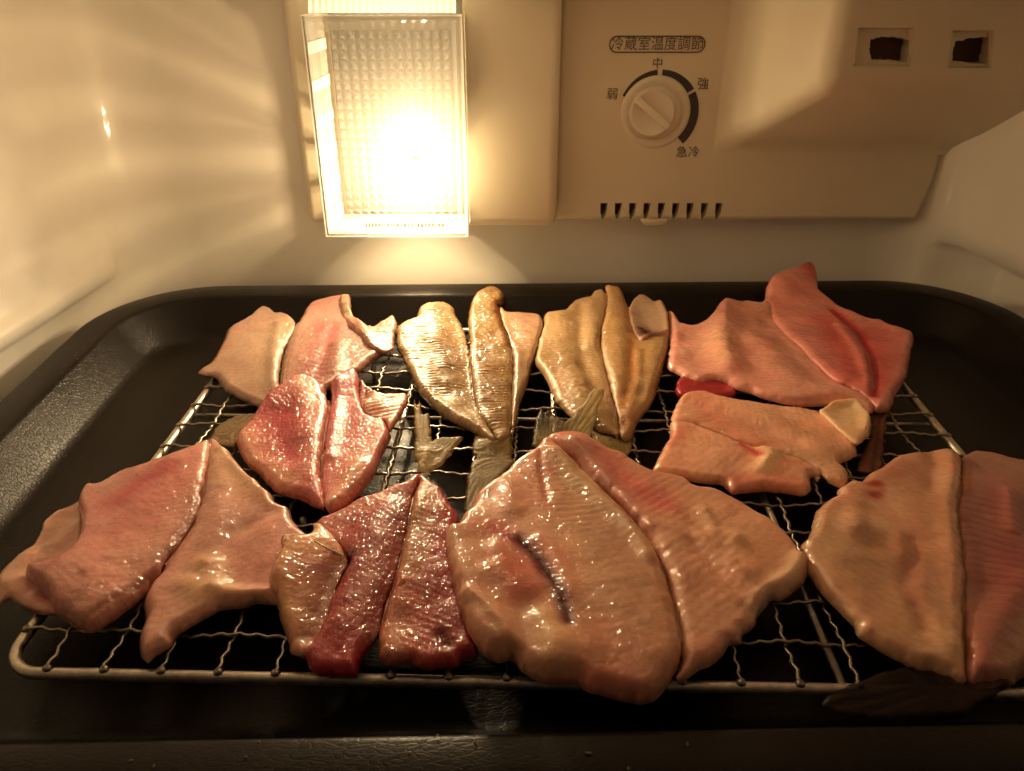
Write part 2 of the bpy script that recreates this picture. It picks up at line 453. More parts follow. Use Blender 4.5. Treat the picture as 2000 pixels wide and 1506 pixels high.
def control_panel():
    PY = .555
    T = thing('control_panel', 'ivory temperature control panel with dial and stepped air duct on the back wall', 'control panel', (.17, YB, .054))
    off = tuple(T.location)
    # face plate with rounded corners
    pts = []
    bm = bmesh.new()
    out = [(.032, .214), (.032, .0545), (.296, .0545)]
    for k in range(1, 8):
        t = k / 8; out.append((.296 + .007 * math.sin(t * 1.57), .0545 + .045 * t ** 1.2))
    out += [(.303, .1), (.303, .214)]
    vs = [bm.verts.new((x, PY, z)) for x, z in out]; f = bm.faces.new(vs)
    r = bmesh.ops.extrude_face_region(bm, geom=[f])
    bmesh.ops.translate(bm, verts=[e for e in r['geom'] if isinstance(e, bmesh.types.BMVert)], vec=(0, .018, 0))
    fe = [e for e in bm.edges if all(abs(v.co.y - PY) < 1e-6 for v in e.verts)]
    bevel(bm, .0035, 3, fe)
    o = bm_obj('face_plate', bm, M_PANEL, T, off=off)
    cs = []
    for k in range(9):                                 # nine tapered drain slots along the lower edge
        x, _, z = atY(1177 + 28.1 * k, 401, PY)
        c = bmesh.new()
        P = [(-.0006, .001), (.0046, .001), (.0042, -.006), (.0022, -.0118), (.0008, -.0118), (-.0004, -.005)]
        a = [c.verts.new((x - .001 + p - off[0], PY - .004 - off[1], z + q - off[2])) for p, q in P]
        b = [c.verts.new((x - .001 + p - off[0], PY + .010 - off[1], z + q + .002 - off[2])) for p, q in P]
        c.faces.new(a); c.faces.new(b[::-1])
        for i in range(6): c.faces.new((a[i], a[(i + 1) % 6], b[(i + 1) % 6], b[i]))
        cs.append(c)
    cut(o, cs); sharp(o, 35)
    for p in o.data.polygons:
        if p.normal.y < -.999: p.use_smooth = False
    for k in range(9):
        x, _, z = atY(1177 + 28.1 * k, 401, PY)
        bm = bmesh.new()
        add_box(bm, x - .0014, x + .0034, PY + .0088, PY + .0096, z - .009, z + .001)  # dark plate at the slot's back, its colour stands for shade
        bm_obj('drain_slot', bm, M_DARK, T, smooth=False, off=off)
    # half-round tab under the slots
    x, _, z = atY(1277, 428, PY); bm = bmesh.new()
    a = [(x + .0095 * math.cos(t), z - .0055 * math.sin(t)) for t in np.linspace(0, math.pi, 16)]
    va = [bm.verts.new((p, PY - .002, q)) for p, q in a]; vb = [bm.verts.new((p, PY + .012, q)) for p, q in a]
    bm.faces.new(va); bm.faces.new(vb[::-1])
    for i in range(16): bm.faces.new((va[i], va[(i + 1) % 16], vb[(i + 1) % 16], vb[i]))
    bevel(bm, .0008, 2); bm_obj('tab', bm, M_PANEL, T, off=off)
    # air duct: slanted left flank, vent face, slanted underside
    bm = bmesh.new()
    XR = .330
    rings = []
    for x0, y, zb in ((.184, .482, .1525), (.1640, .528, .1250), (.1530, .547, .1125), (.1465, .5535, .1065), (.1400, .5556, .1015), (.1400, .560, .1015)):
        rings.append([bm.verts.new(p) for p in ((x0, y, .214), (x0, y, zb), (XR, y, zb), (XR, y, .214))])
    bm.faces.new(rings[0]); bm.faces.new(rings[-1][::-1])
    for va, vb in zip(rings, rings[1:]):
        for i in range(4): bm.faces.new((va[i], va[(i + 1) % 4], vb[(i + 1) % 4], vb[i]))
    ed = [e for e in bm.edges if (all(abs(v.co.y - .482) < 1e-6 for v in e.verts) and not all(v.co.z > .21 for v in e.verts) and not all(v.co.x > .32 for v in e.verts))
          or (abs(e.verts[0].co.y - e.verts[1].co.y) > 1e-5 and all(v.co.x < .2 and v.co.z < .16 for v in e.verts) and min(v.co.y for v in e.verts) < .55)]
    bevel(bm, .009, 5, ed)
    duct = bm_obj('air_duct', bm, M_PANEL, T, off=off)
    holes = [((1674, 50, 1790, 134), [(1700, 76), (1716, 73), (1742, 72), (1760, 74), (1779, 79), (1775, 100), (1771, 122), (1740, 118), (1702, 116), (1698, 96)], -1),
             ((1858, 55, 1946, 137), [(1866, 81), (1878, 79), (1892, 74), (1915, 73), (1937, 71), (1934, 95), (1928, 123), (1900, 124), (1860, 119), (1862, 100)], -1)]
    cs = []; deep = []
    rnd = random.Random(5)
    for (x0, y0, x1, y1), hp, s in holes:
        c = bmesh.new(); q = [atY(x0, y0, .482), atY(x1, y0, .482), atY(x1 - 6, y1, .482), atY(x0 - 12, y1, .482)]
        a = [c.verts.new((p[0] - off[0], .476 - off[1], p[2] - off[2])) for p in q]
        b = [c.verts.new((p[0] + (.002 if i in (0, 3) else -.002) - off[0], .487 - off[1], p[2] + (-.002 if i < 2 else .002) - off[2])) for i, p in enumerate(q)]
        c.faces.new(a); c.faces.new(b[::-1])
        for i in range(4): c.faces.new((a[i], a[(i + 1) % 4], b[(i + 1) % 4], b[i]))
        cs.append(c)
        # ragged hole
        pp = []
        for i in range(len(hp)):
            p, n_ = hp[i], hp[(i + 1) % len(hp)]
            L = math.hypot(n_[0] - p[0], n_[1] - p[1]); m = max(2, int(L / 4))
            for k in range(m):
                t = k / m; pp.append((p[0] + (n_[0] - p[0]) * t + rnd.uniform(-1.6, 1.6), p[1] + (n_[1] - p[1]) * t + rnd.uniform(-1.6, 1.6)))
        c = bmesh.new()
        w = [atY(x, y, .487) for x, y in pp]
        a = [c.verts.new((p[0] - off[0], .4855 - off[1], p[2] - off[2])) for p in w]
        b = [c.verts.new((p[0] - off[0], .4975 - off[1], p[2] - off[2])) for p in w]
        c.faces.new(a); c.faces.new(b[::-1])
        for i in range(len(a)): c.faces.new((a[i], a[(i + 1) % len(a)], b[(i + 1) % len(a)], b[i]))
        cs.append(c)
        xs = [p[0] for p in w]; zs = [p[2] for p in w]
        deep.append((min(xs), max(xs), min(zs), max(zs), w))
    cut(duct, cs); sharp(duct, 48)
    for x0, x1, z0, z1, w in deep:
        bm = bmesh.new(); add_box(bm, x0 + .0002, x1 - .0002, .4966, .4974, z0 + .0002, z1 - .0002)  # back of the shallow hole, painted dark as a deep shaded opening
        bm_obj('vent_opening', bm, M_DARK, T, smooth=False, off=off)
    # dial
    cx, _, cz = atY(1283, 220, PY)
    kx, _, kz = atY(1274, 221, PY - .006)
    def lathe(prof, x, z, n=48):
        bm = bmesh.new(); R = []
        for r, y in prof: R.append([bm.verts.new((x + r * math.cos(2 * math.pi * k / n), y, z + r * math.sin(2 * math.pi * k / n))) for k in range(n)])
        for A_, B_ in zip(R, R[1:]):
            for k in range(n): bm.faces.new((A_[k], A_[(k + 1) % n], B_[(k + 1) % n], B_[k]))
        bm.faces.new(R[-1]); return bm
    D = thing_part = bm_obj('dial_collar', lathe([(.0245, PY + .001), (.0236, PY - .0006), (.0215, PY - .0012), (.0195, PY - .0008), (.0170, PY + .0008), (.0162, PY - .004), (.0160, PY - .004)], cx - .0012, cz), M_KNOB, T, off=off)
    sharp(D, 45)
    K = bm_obj('dial', lathe([(.0156, PY + .001), (.0154, PY - .0064), (.0148, PY - .0070), (.0135, PY - .0070), (.0130, PY - .0066)], kx, kz), M_KNOB, T, off=off); sharp(K, 40)
    bm = bmesh.new(); vs = add_box(bm, -.0145, .0150, PY - .0098, PY - .0060, -.0024, .0024); bevel(bm, .0010, 3)
    bmesh.ops.rotate(bm, verts=bm.verts, cent=(0, 0, 0), matrix=Matrix.Rotation(math.radians(38), 3, 'Y'))
    bmesh.ops.translate(bm, verts=bm.verts, vec=(kx, 0, kz))
    o = bm_obj('grip', bm, M_KNOB, K, off=off)
    # scale and printing
    y = PY - .0004
    for a0, a1, w0, w1 in ((156, 94, .0016, .0034), (87, 33, .0036, .0052), (29, -46, .0054, .0060)):
        bm = bmesh.new(); arc_strip(bm, cx, cz, y, .0258, a0, a1, w0, w1); bm_obj('scale_arc', bm, M_INK, T, smooth=False, off=off)
    yt = PY - .0002
    def at(px, py): p = atY(px, py, PY); return p[0], p[2]
    x, z = at(1284, 87); text_mesh('冷蔵室温度調節', .0088, 'heading_print', M_INK2, x, z, yt, T, off, 1.0)
    for s, p, sz in (('中', (1284, 125), .0076), ('弱', (1196, 185), .0080), ('強', (1373, 165), .0082), ('急冷', (1343, 298), .0082)):
        x, z = at(*p); text_mesh(s, sz, 'scale_print', M_INK2, x, z, yt, T, off, 1.08)
    bm = bmesh.new(); x0, z0 = at(1190, 102); x1, z1 = at(1378, 71)
    P = [(p, yt - .0002, q) for p, q in rrect(x0, x1, z0, z1, .0047, 8)]
    loop_tube(bm, P, .00042, 6); bm_obj('heading_outline', bm, M_INK2, T, off=off)
control_panel()

# ================================================================== TRAY
YT = .0225
MT = M @ Matrix.Rotation(YT, 4, 'Z')
def tray():
    x0, x1, y0, y1 = -.2600, .3380, .1285, .5075
    prof = [(.0022, -.012), (.0004, .0010), (.0000, .0036), (.0008, .0054), (.0026, .0062), (.010, .0061), (.0186, .0059), (.0204, .0052), (.0214, .0040),
            (.0345, -.0135), (.0366, -.0158), (.0392, -.0173), (.043, -.0180), (.06, -.0180)]
    bm = bmesh.new(); rows = []
    for d, z in prof:
        r = max(.072 - d, .02)
        rows.append([bm.verts.new((x, y, z)) for x, y in rrect(x0 + d, x1 - d, y0 + d, y1 - d, r, 18)])
    for A, B in zip(rows, rows[1:]):
        n = len(A)
        for i in range(n): bm.faces.new((A[i], A[(i + 1) % n], B[(i + 1) % n], B[i]))
    bm.faces.new(rows[-1])
    o = bm_obj('baking_tray', bm, M_TRAY, M0=MT)
    o['label'] = 'black crackle-finish oven tray with wide rim under the wire rack'; o['category'] = 'tray'
tray()

# ================================================================== WIRE RACK
YR = -.025
MR = M @ Matrix.Rotation(YR, 4, 'Z')
RX0, RX1, RY0, RY1 = -.1777, .2092, .1735, .4440
def rack():
    T = thing('wire_rack', 'rectangular woven wire rack holding the fish above the black tray', 'wire rack', (.0157, RY0, -.002), MR)
    off = (.0157, RY0, -.002)
    bm = bmesh.new()
    loop_tube(bm, [(x, y, -.0022) for x, y in rrect(RX0, RX1, RY0, RY1, .013, 10)], .0021, 12)
    bm_obj('rim_wire', bm, M_FRAME, T, off=off)
    nx = 19; xs = [-.1607 + .01933 * i for i in range(nx)]
    ys = [RY0 + .0172 + .0193 * j for j in range(13)]
    rnd = random.Random(2)
    for i, x in enumerate(xs):
        bm = bmesh.new(); P = []; n = 150
        for k in range(n + 1):
            y = RY0 + (RY1 - RY0) * k / n
            w = math.cos(math.pi * (y - ys[0]) / .0193 + math.pi * i)
            e = min(1, min(k, n - k) / 5)
            P.append((x + .00055 * math.sin(2 * math.pi * (y - ys[0]) / .0065 + i), y, (.0002 + .00085 * w) * e + (1 - e) * .0006))
        tube(bm, P, .00070, 6)
        for y, s in ((RY0, 1), (RY1, -1)):             # flattened weld at each end
            bmesh.ops.create_uvsphere(bm, u_segments=8, v_segments=6, radius=.0018, matrix=Matrix.Translation((x, y + s * .0004, -.0002)) @ Matrix.Diagonal((1, .9, .75, 1)))
        bm_obj('mesh_wire', bm, M_WIRE, T, off=off)
    for j, y in enumerate(ys):
        bm = bmesh.new(); P = []; n = 200
        for k in range(n + 1):
            x = RX0 + (RX1 - RX0) * k / n
            w = -math.cos(math.pi * (x - xs[0]) / .01933 + math.pi * j)
            sag = -.0012 * math.exp(-((x + .11) / .03) ** 2) if j == 0 else 0
            e = min(1, min(k, n - k) / 5)
            P.append((x, y + .00055 * math.sin(2 * math.pi * (x - xs[0]) / .0065 + j) + sag * 1.5, (.0002 + .00085 * w) * e + (1 - e) * .0006))
        tube(bm, P, .00070, 6)
        for x in (RX0, RX1):
            bmesh.ops.create_uvsphere(bm, u_segments=8, v_segments=6, radius=.0017, matrix=Matrix.Translation((x, y, -.0002)) @ Matrix.Diagonal((.9, 1, .75, 1)))
        bm_obj('mesh_wire', bm, M_WIRE, T, off=off)
    for x in (-.0655, .0135, .106):                           # straight braces under the mesh
        bm = bmesh.new(); tube(bm, [(x, RY0, -.0037), (x, RY1, -.0037)], .0015, 8); bm_obj('brace', bm, M_FRAME, T, off=off)
    for y, a, b in ((.2305, RX0, RX1), (.345, RX0, RX1)):
        bm = bmesh.new(); tube(bm, [(a, y, -.0062), (b, y, -.0062)], .0012, 8); bm_obj('brace', bm, M_FRAME, T, off=off)
    # bent feet standing on the tray floor
    for x, y in ((-.105, RY0 + .085), (.045, RY0 + .06), (-.10, RY1 - .045), (.15, RY1 - .03)):
        bm = bmesh.new(); tube(bm, [(x - .008, y, -.004), (x - .007, y, -.0165), (x + .007, y, -.0165), (x + .008, y, -.004)], .0014, 8)
        bm_obj('foot', bm, M_FRAME, T, off=off)
rack()

# ================================================================== FISH
def hashn(ix, iy, seed):
    h = (ix.astype(np.int64) * 374761393 + iy.astype(np.int64) * 668265263 + seed * 1442695041) & 0x7fffffff
    h = ((h ^ (h >> 13)) * 1274126177) & 0x7fffffff
    return ((h ^ (h >> 16)) & 0xffff) / 65535.0
def vn(x, y, seed=0):
    ix, iy = np.floor(x), np.floor(y); fx, fy = x - ix, y - iy
    fx = fx * fx * fx * (fx * (fx * 6 - 15) + 10); fy = fy * fy * fy * (fy * (fy * 6 - 15) + 10)
    a, b = hashn(ix, iy, seed), hashn(ix + 1, iy, seed); c, d = hashn(ix, iy + 1, seed), hashn(ix + 1, iy + 1, seed)
    return (a + (b - a) * fx) * (1 - fy) + (c + (d - c) * fx) * fy
def fbm(x, y, seed=0, o=3):
    s = 0; a = 1; t = 0
    for k in range(o): s = s + a * (vn(x * 2 ** k + 17.3 * k, y * 2 ** k + 9.1 * k, seed + k) - .5); t += a; a *= .5
    return s / t * 2
def dpoly(P, pl, closed=False):
    pl = np.asarray(pl, float)
    if len(pl) == 1: return np.hypot(P[:, 0] - pl[0, 0], P[:, 1] - pl[0, 1])
    A = pl; B = np.roll(pl, -1, 0)
    if not closed: A, B = A[:-1], B[:-1]
    best = np.full(len(P), 1e9)
    for a, b in zip(A, B):
        d = b - a; L = d @ d + 1e-18
        t = np.clip(((P - a) @ d) / L, 0, 1)
        best = np.minimum(best, np.hypot(P[:, 0] - a[0] - t * d[0], P[:, 1] - a[1] - t * d[1]))
    return best
def inside(P, pl):
    pl = np.asarray(pl); r = np.zeros(len(P), bool); j = len(pl) - 1
    for i in range(len(pl)):
        xi, yi = pl[i]; xj, yj = pl[j]
        c = ((yi > P[:, 1]) != (yj > P[:, 1])) & (P[:, 0] < (xj - xi) * (P[:, 1] - yi) / (yj - yi + 1e-15) + xi)
        r ^= c; j = i
    return r
def smooth_outline(pts, step, jag, seed, keep=.25):
    pts = np.asarray(pts, float); n = len(pts); out = []
    for i in range(n):
        p0, p1, p2, p3 = pts[i - 1], pts[i], pts[(i + 1) % n], pts[(i + 2) % n]
        L = np.hypot(*(p2 - p1)); m = max(1, int(round(L / step)))
        for k in range(m):
            t = k / m
            h = .5 * ((2 * p1) + (-p0 + p2) * t + (2 * p0 - 5 * p1 + 4 * p2 - p3) * t * t + (-p0 + 3 * p1 - 3 * p2 + p3) * t ** 3)
            out.append(h)
    out = np.array(out)
    if jag:
        t = np.roll(out, -1, 0) - np.roll(out, 1, 0); t /= np.linalg.norm(t, axis=1)[:, None] + 1e-12
        nn = np.stack([t[:, 1], -t[:, 0]], 1)
        j = fbm(out[:, 0] / .004, out[:, 1] / .004, seed, 3) * jag
        out = out + nn * j[:, None]
    return out

class Fish:
    def __init__(s, label, crop, z0=.0017, name='butterflied_fish', cat='fish', group='fish drying on the wire rack'):
        s.ox, s.oy, s.sc = crop; s.z0 = z0; s.name = name; s.label = label; s.cat = cat; s.group = group; s.root = None; s.k = 0; s.seam = []; s.tops = []; s.tone = 1.0
    def P(s, p, z): return rayl(p[0] / s.sc + s.ox, p[1] / s.sc + s.oy, z)
    def L(s, pl, z): return [s.P(p, z) for p in pl]
    def start(s, c):
        x, y = s.P(c, s.z0)
        s.c = (x, y, 0.0)
        s.root = thing(s.name, s.label, s.cat, s.c, M, s.group)
    def sheet(s, name, outline, t=6, er=5, col=(.7, .5, .4), col2=None, axis=None, feats=(), mat=None, z=0, zu=None, jag=.6, lump=.5, seed=None,
              edge=None, step=1.1, bot=0.9, tilt=None, curl=None, label=None, rays=None):
        """one soft piece: outline in photo points, thickness t and edge radius er in millimetres"""
        if mat is FIN: t *= .6; jag *= 1.6
        s.k += 1; sd = (seed or 1) * 31 + s.k * 7 + sum(map(ord, s.label)) % 97
        t *= .00064; er *= .00052; st = step * .001
        zb = s.z0 + z * .001
        zu = zb + t * .45 if zu is None else zu * .001
        ol = smooth_outline(s.L(outline, zu), st, jag * .001, sd)
        x0, y0 = ol.min(0); x1, y1 = ol.max(0)
        g = []
        ny = int((y1 - y0) / (st * .87)) + 2; nx = int((x1 - x0) / st) + 2
        jj, ii = np.meshgrid(np.arange(ny), np.arange(nx), indexing='ij')
        G = np.stack([x0 + (ii + .5 * (jj % 2)) * st, y0 + jj * st * .87], -1).reshape(-1, 2)
        G = G[inside(G, ol)]
        d = dpoly(G, ol, True); G = G[d > st * .55]
        n = len(ol)
        vs, es, fs, *_ = delaunay_2d_cdt([Vector(p) for p in ol] + [Vector(p) for p in G], [(i, (i + 1) % n) for i in range(n)], [], 1, 1e-7)
        V = np.array([(v.x, v.y) for v in vs]); nv = len(V)
        d = dpoly(V, ol, True)
        if axis is None: axis = (outline[0], outline[len(outline) // 2])
        a0 = np.array(s.P(axis[0], zu)); a1 = np.array(s.P(axis[1], zu)); ax = a1 - a0; AL = np.linalg.norm(ax); ax /= AL
        al = (V - a0) @ ax; ac = (V - a0) @ np.array([-ax[1], ax[0]])
        # heights
        base = np.full(nv, zb)
        top = np.zeros(nv)
        q = np.clip(d / er, 0, 1); q = np.clip(q * (1 + .14 * fbm(V[:, 0] / .006, V[:, 1] / .006, sd + 40, 2)), 0, 1); pr = 1 - (1 - q) ** 2.2
        e = min(.0010, t * .22)
        sb = np.zeros(nv)
        for pl in (s.seam if mat is not FIN else ()):
            sb = np.maximum(sb, np.exp(-(np.maximum(dpoly(V, s.L(pl, zu)) - .0012, 0) / .0026) ** 2))
        pr = pr + (1 - pr) * .62 * sb
        top += e + (t - e) * pr
        top += pr * (fbm(V[:, 0] / .014, V[:, 1] / .014, sd, 2) * lump * .0007 + fbm(V[:, 0] / .005, V[:, 1] / .005, sd + 5, 2) * lump * .00012)
        c = np.tile(np.array(col, float), (nv, 1))
        if col2 is not None:
            w = np.clip(.5 + .9 * fbm(V[:, 0] / .016, V[:, 1] / .016, sd + 9, 2), 0, 1)[:, None]; c = c * (1 - w) + np.array(col2) * w
        if edge is not None:
            w = (np.clip(1 - d / .0035, 0, 1) * .75 * np.clip(.6 + fbm(V[:, 0] / .006, V[:, 1] / .006, sd + 3), 0, 1))[:, None]; c = c * (1 - w) + np.array(edge) * w
        wob = 1 + .35 * fbm(V[:, 0] / .005, V[:, 1] / .005, sd + 21, 3)
        feats = sorted(feats, key=lambda f: -f[2] if f[0] in ('col', 'both') else 0)     # broad tints first, fine marks on top
        for f in feats:
            kind = f[0]
            if kind == 'rib':                           # ('rib', amp mm, period mm, chevron, dark, [mask polyline, width])
                _, amp, per, chev, dark, mask = f
                ph = (al + chev * np.abs(ac) + .0008 * fbm(V[:, 0] / .008, V[:, 1] / .008, sd + 2)) / (per * .001)
                wv = np.cos(2 * np.pi * ph)
                m = 1.0
                if mask is not None:
                    dm = dpoly(V, s.L(mask[0], zu)); m = np.exp(-(dm / (mask[1] * .001)) ** 2)
                top += pr * amp * .00026 * wv * m * (.4 + 1.2 * vn(V[:, 0] / .007, V[:, 1] / .007, sd + 4))
                c = c * (1 - min(.3, dark * 1.3) * (m * np.clip(-wv, 0, 1) ** 4))[:, None]
                continue
            if kind == 'lift':                          # ('lift', [polyline], radius mm, height mm): raises the whole piece where it lies on another
                dm = dpoly(V, s.L(f[1], zu)); base += f[3] * .001 * np.exp(-(dm / (f[2] * .001)) ** 2); continue
            if kind == 'thin':
                dm = dpoly(V, s.L(f[1], zu)); top *= 1 - f[3] * np.exp(-(dm / (f[2] * .001)) ** 2); continue
            dm = dpoly(V, s.L(f[1], zu)); w = f[2] * .001
            if kind in ('col', 'both'):
                k = np.exp(-(dm * wob / (w * 1.3)) ** 2)
                cc, stg = (f[3], f[4])
                kk = np.clip(k * stg, 0, 1)[:, None]; c = c * (1 - kk) + np.array(cc) * kk
            if kind == 'both': top += pr * f[5] * .001 * np.exp(-(dm / w) ** 2)
            if kind == 'h': top += pr * f[3] * .001 * np.exp(-(dm / w) ** 2) * (1 + .12 * fbm(V[:, 0] / .004, V[:, 1] / .004, sd + 33, 2))
            if kind == 'step':                          # one side of a line stands higher: ('step', line, width, height)
                pl = s.L(f[1], zu); a_ = np.array(pl[0]); b_ = np.array(pl[-1]); dd = (b_ - a_) / np.linalg.norm(b_ - a_)
                sg = (V - a_) @ np.array([-dd[1], dd[0]]); top += pr * f[3] * .001 / (1 + np.exp(-np.clip(sg / w, -30, 30)))
        if rays is not None:                            # fin rays fanning out from a point: (point, count per radian, height mm, dark)
            b = np.array(s.P(rays[0], zu)); vv = V - b; ang = np.arctan2(vv[:, 1], vv[:, 0]); rr = np.hypot(vv[:, 0], vv[:, 1])
            wv = np.cos(ang * rays[1] * 2.6 + 2.0 * fbm(ang * 3, rr * 0, sd, 2))
            top += rays[2] * .0006 * wv; c = c * (1 - rays[3] * np.clip(-wv, 0, 1))[:, None]
        if tilt is not None:                            # ((point), (point), mm, mm): base height runs from one to the other
            p_, q_, za, zc = tilt; p_ = np.array(s.P(p_, zu)); q_ = np.array(s.P(q_, zu)); dd = q_ - p_; L2 = dd @ dd
            base += (za + (zc - za) * np.clip((V - p_) @ dd / L2, -.3, 1.3)) * .001
        zt = base + top; zbm = base + e * .9 * (1 - np.clip(d / .0012, 0, 1)) * bot
        rim = d < 1e-6
        T3 = np.column_stack([V, zt]); B3 = np.column_stack([V, np.minimum(zbm, zt - .0002)])
        allv = np.vstack([T3, B3]); allv[:nv][rim, 2] = (base + e + (t - e) * .62 * sb)[rim]
        s.tops.append((V, zt))
        remap = np.arange(nv) + nv; remap[rim] = np.arange(nv)[rim]
        F1 = [tuple(f) for f in fs]
        F2 = [tuple(int(remap[i]) for i in f[::-1]) for f in fs]
        me = bpy.data.meshes.new(name)
        allv = allv - np.array(s.c)
        me.from_pydata(allv.tolist(), [], F1 + F2); 
        me.attributes.new('Col', 'FLOAT_COLOR', 'POINT'); me.attributes.new('fib', 'FLOAT_VECTOR', 'POINT')
        c = np.clip(c, 0, 1) ** np.array([1.25, 1.38, 1.30]) * np.array([1.03, .89, .90]) * s.tone * (1 + .20 * fbm(V[:, 0] / .019, V[:, 1] / .019, sd + 60, 2))[:, None] if mat is not FIN else c * 1.25
        cc = np.clip(np.vstack([c, c * .9]), .002, .95); cc = np.column_stack([cc, np.ones(len(cc))])
        me.attributes['Col'].data.foreach_set('color', cc.astype(np.float32).ravel())
        fb = np.column_stack([al + sd * .37, ac + sd * .11, np.zeros(nv)]); fb = np.vstack([fb, fb])
        me.attributes['fib'].data.foreach_set('vector', fb.astype(np.float32).ravel())
        # drop the unused rim copies
        bm = bmesh.new(); bm.from_mesh(me)
        bmesh.ops.delete(bm, geom=[v for v in bm.verts if not v.link_faces], context='VERTS')
        bm.normal_update()
        bm.to_mesh(me); bm.free()
        for p in me.polygons: p.use_smooth = True
        o = link(name, me, s.root, mat or FL)
        if label: o['label'] = label
        return o
    def surf(s, xy):
        xy = np.asarray(xy, float); best = np.full(len(xy), -1.0)
        for V, zt in s.tops:
            for i, p in enumerate(xy):
                d = np.hypot(V[:, 0] - p[0], V[:, 1] - p[1]); k = d.argmin()
                if d[k] < .0030: best[i] = max(best[i], zt[k])
        return np.where(best < 0, s.z0 + .003, best)
    def bone(s, pts, r=.35, name='pin_bone', mat=None):
        """a bone lying on the flesh; every point is (x, y, height above the flesh in mm)"""
        xy = [s.P((p[0], p[1]), s.z0 + .006) for p in pts]; z = s.surf(xy)
        xy = [s.P((p[0], p[1]), zz + p[2] * .001) for p, zz in zip(pts, z)]
        bm = bmesh.new(); n = len(pts)
        P = [(q[0] - s.c[0], q[1] - s.c[1], zz + p[2] * .001 - s.c[2]) for q, p, zz in zip(xy, pts, z)]
        tube(bm, P, [r * .001 * (1 - .55 * i / max(1, n - 1)) for i in range(n)], 6)
        return bm_obj(name, bm, mat or M_BONE, s.root)
    def bridge(s, pl, col, w=1.2, depth=1.2):
        """the thin strip of back skin that joins the two halves at the bottom of the groove"""
        q = np.array(s.L(pl, s.z0 + .004)); seg = np.linalg.norm(np.diff(q, axis=0), axis=1); cum = np.concatenate([[0], np.cumsum(seg)])
        tt = np.arange(.0008, cum[-1] - .0008, .0011); c = np.column_stack([np.interp(tt, cum, q[:, 0]), np.interp(tt, cum, q[:, 1])])
        for _ in range(3): c[1:-1] = (c[:-2] + 2 * c[1:-1] + c[2:]) / 4
        d = np.gradient(c, axis=0); d /= np.linalg.norm(d, axis=1)[:, None]; nn = np.column_stack([-d[:, 1], d[:, 0]])
        offs = np.linspace(-w, w, 7) * .001
        pts = (c[:, None, :] + nn[:, None, :] * offs[None, :, None]).reshape(-1, 2)
        zc = s.surf(c)
        for _ in range(4): zc[1:-1] = (zc[:-2] + 2 * zc[1:-1] + zc[2:]) / 4
        z = (zc[:, None] - (depth * .001 + .0009 * (np.linspace(-1, 1, 7) ** 2))[None, :]).ravel()
        n, m = len(c), 7
        top = np.column_stack([pts, z]); bot = top - [0, 0, .0012]
        V = np.vstack([top, bot]) - np.array(s.c); Fc = []
        for i in range(n - 1):
            for j in range(m - 1):
                a = i * m + j; Fc += [(a, a + 1, a + m + 1, a + m), (n * m + a, n * m + a + m, n * m + a + m + 1, n * m + a + 1)]
        me = bpy.data.meshes.new('back_seam'); me.from_pydata(V.tolist(), [], Fc)
        me.attributes.new('Col', 'FLOAT_COLOR', 'POINT'); me.attributes.new('fib', 'FLOAT_VECTOR', 'POINT')
        cc = np.tile(np.array([*(np.array(col) * s.tone), 1.0], np.float32), (len(V), 1)); me.attributes['Col'].data.foreach_set('color', cc.ravel())
        me.attributes['fib'].data.foreach_set('vector', V.astype(np.float32).ravel())
        for p in me.polygons: p.use_smooth = True
        return link('back_seam', me, s.root, FL_S)

PALE = (.74, .53, .40); PINK = (.68, .36, .31); ROSE = (.60, .17, .18); RED = (.42, .05, .07); DEEP = (.22, .02, .04)
CREAM = (.76, .60, .38); YEL = (.66, .52, .26); GREY = (.52, .42, .30); WHITE = (.82, .68, .52)
C3 = (0, 540, 2.5); C4 = (700, 540, 2.857); C5 = (1250, 520, 2.6667); C6 = (0, 850, 3.0123); C7 = (500, 850, 3.0117); C8 = (850, 840, 2.6667); CR = (1400, 850, 2.295)

# --- pale fish at the back left, against the tray's back rim
f = Fish('pale two-lobed fish at the back left, a silvery wrinkled flap on its right lobe', C3); f.start((1375, 560))
f.tone = 0.54
f.seam = [[(1440, 240), (1410, 310), (1388, 380), (1378, 450), (1372, 512), (1378, 570), (1360, 620)]]
f.sheet('fillet', [(965, 460), (1035, 405), (1075, 340), (1095, 300), (1110, 262), (1150, 235), (1190, 215), (1225, 188), (1265, 155), (1300, 152), (1330, 163), (1350, 182), (1375, 180), (1410, 190), (1440, 218), (1440, 262), (1415, 310), (1385, 370), (1370, 440), (1362, 510), (1375, 570), (1350, 610), (1290, 635), (1230, 617), (1180, 597), (1130, 570), (1090, 540), (1060, 500), (1035, 484), (1000, 478)],
        t=7, er=7, col=(.74, .55, .40), col2=(.78, .64, .46), edge=(.76, .50, .38), axis=((1340, 170), (1350, 620)), mat=FL, lump=.7,
        feats=[('h', [(1365, 250), (1340, 380), (1340, 500), (1355, 590)], 4, 1.6), ('col', [(1400, 230), (1350, 380), (1345, 520)], 6, (.74, .62, .42), .6),
               ('col', [(1150, 245), (1080, 350)], 6, PINK, .45), ('rib', .12, 3.4, .35, .05, None), ('thin', [(980, 465), (1040, 430)], 12, .5)])
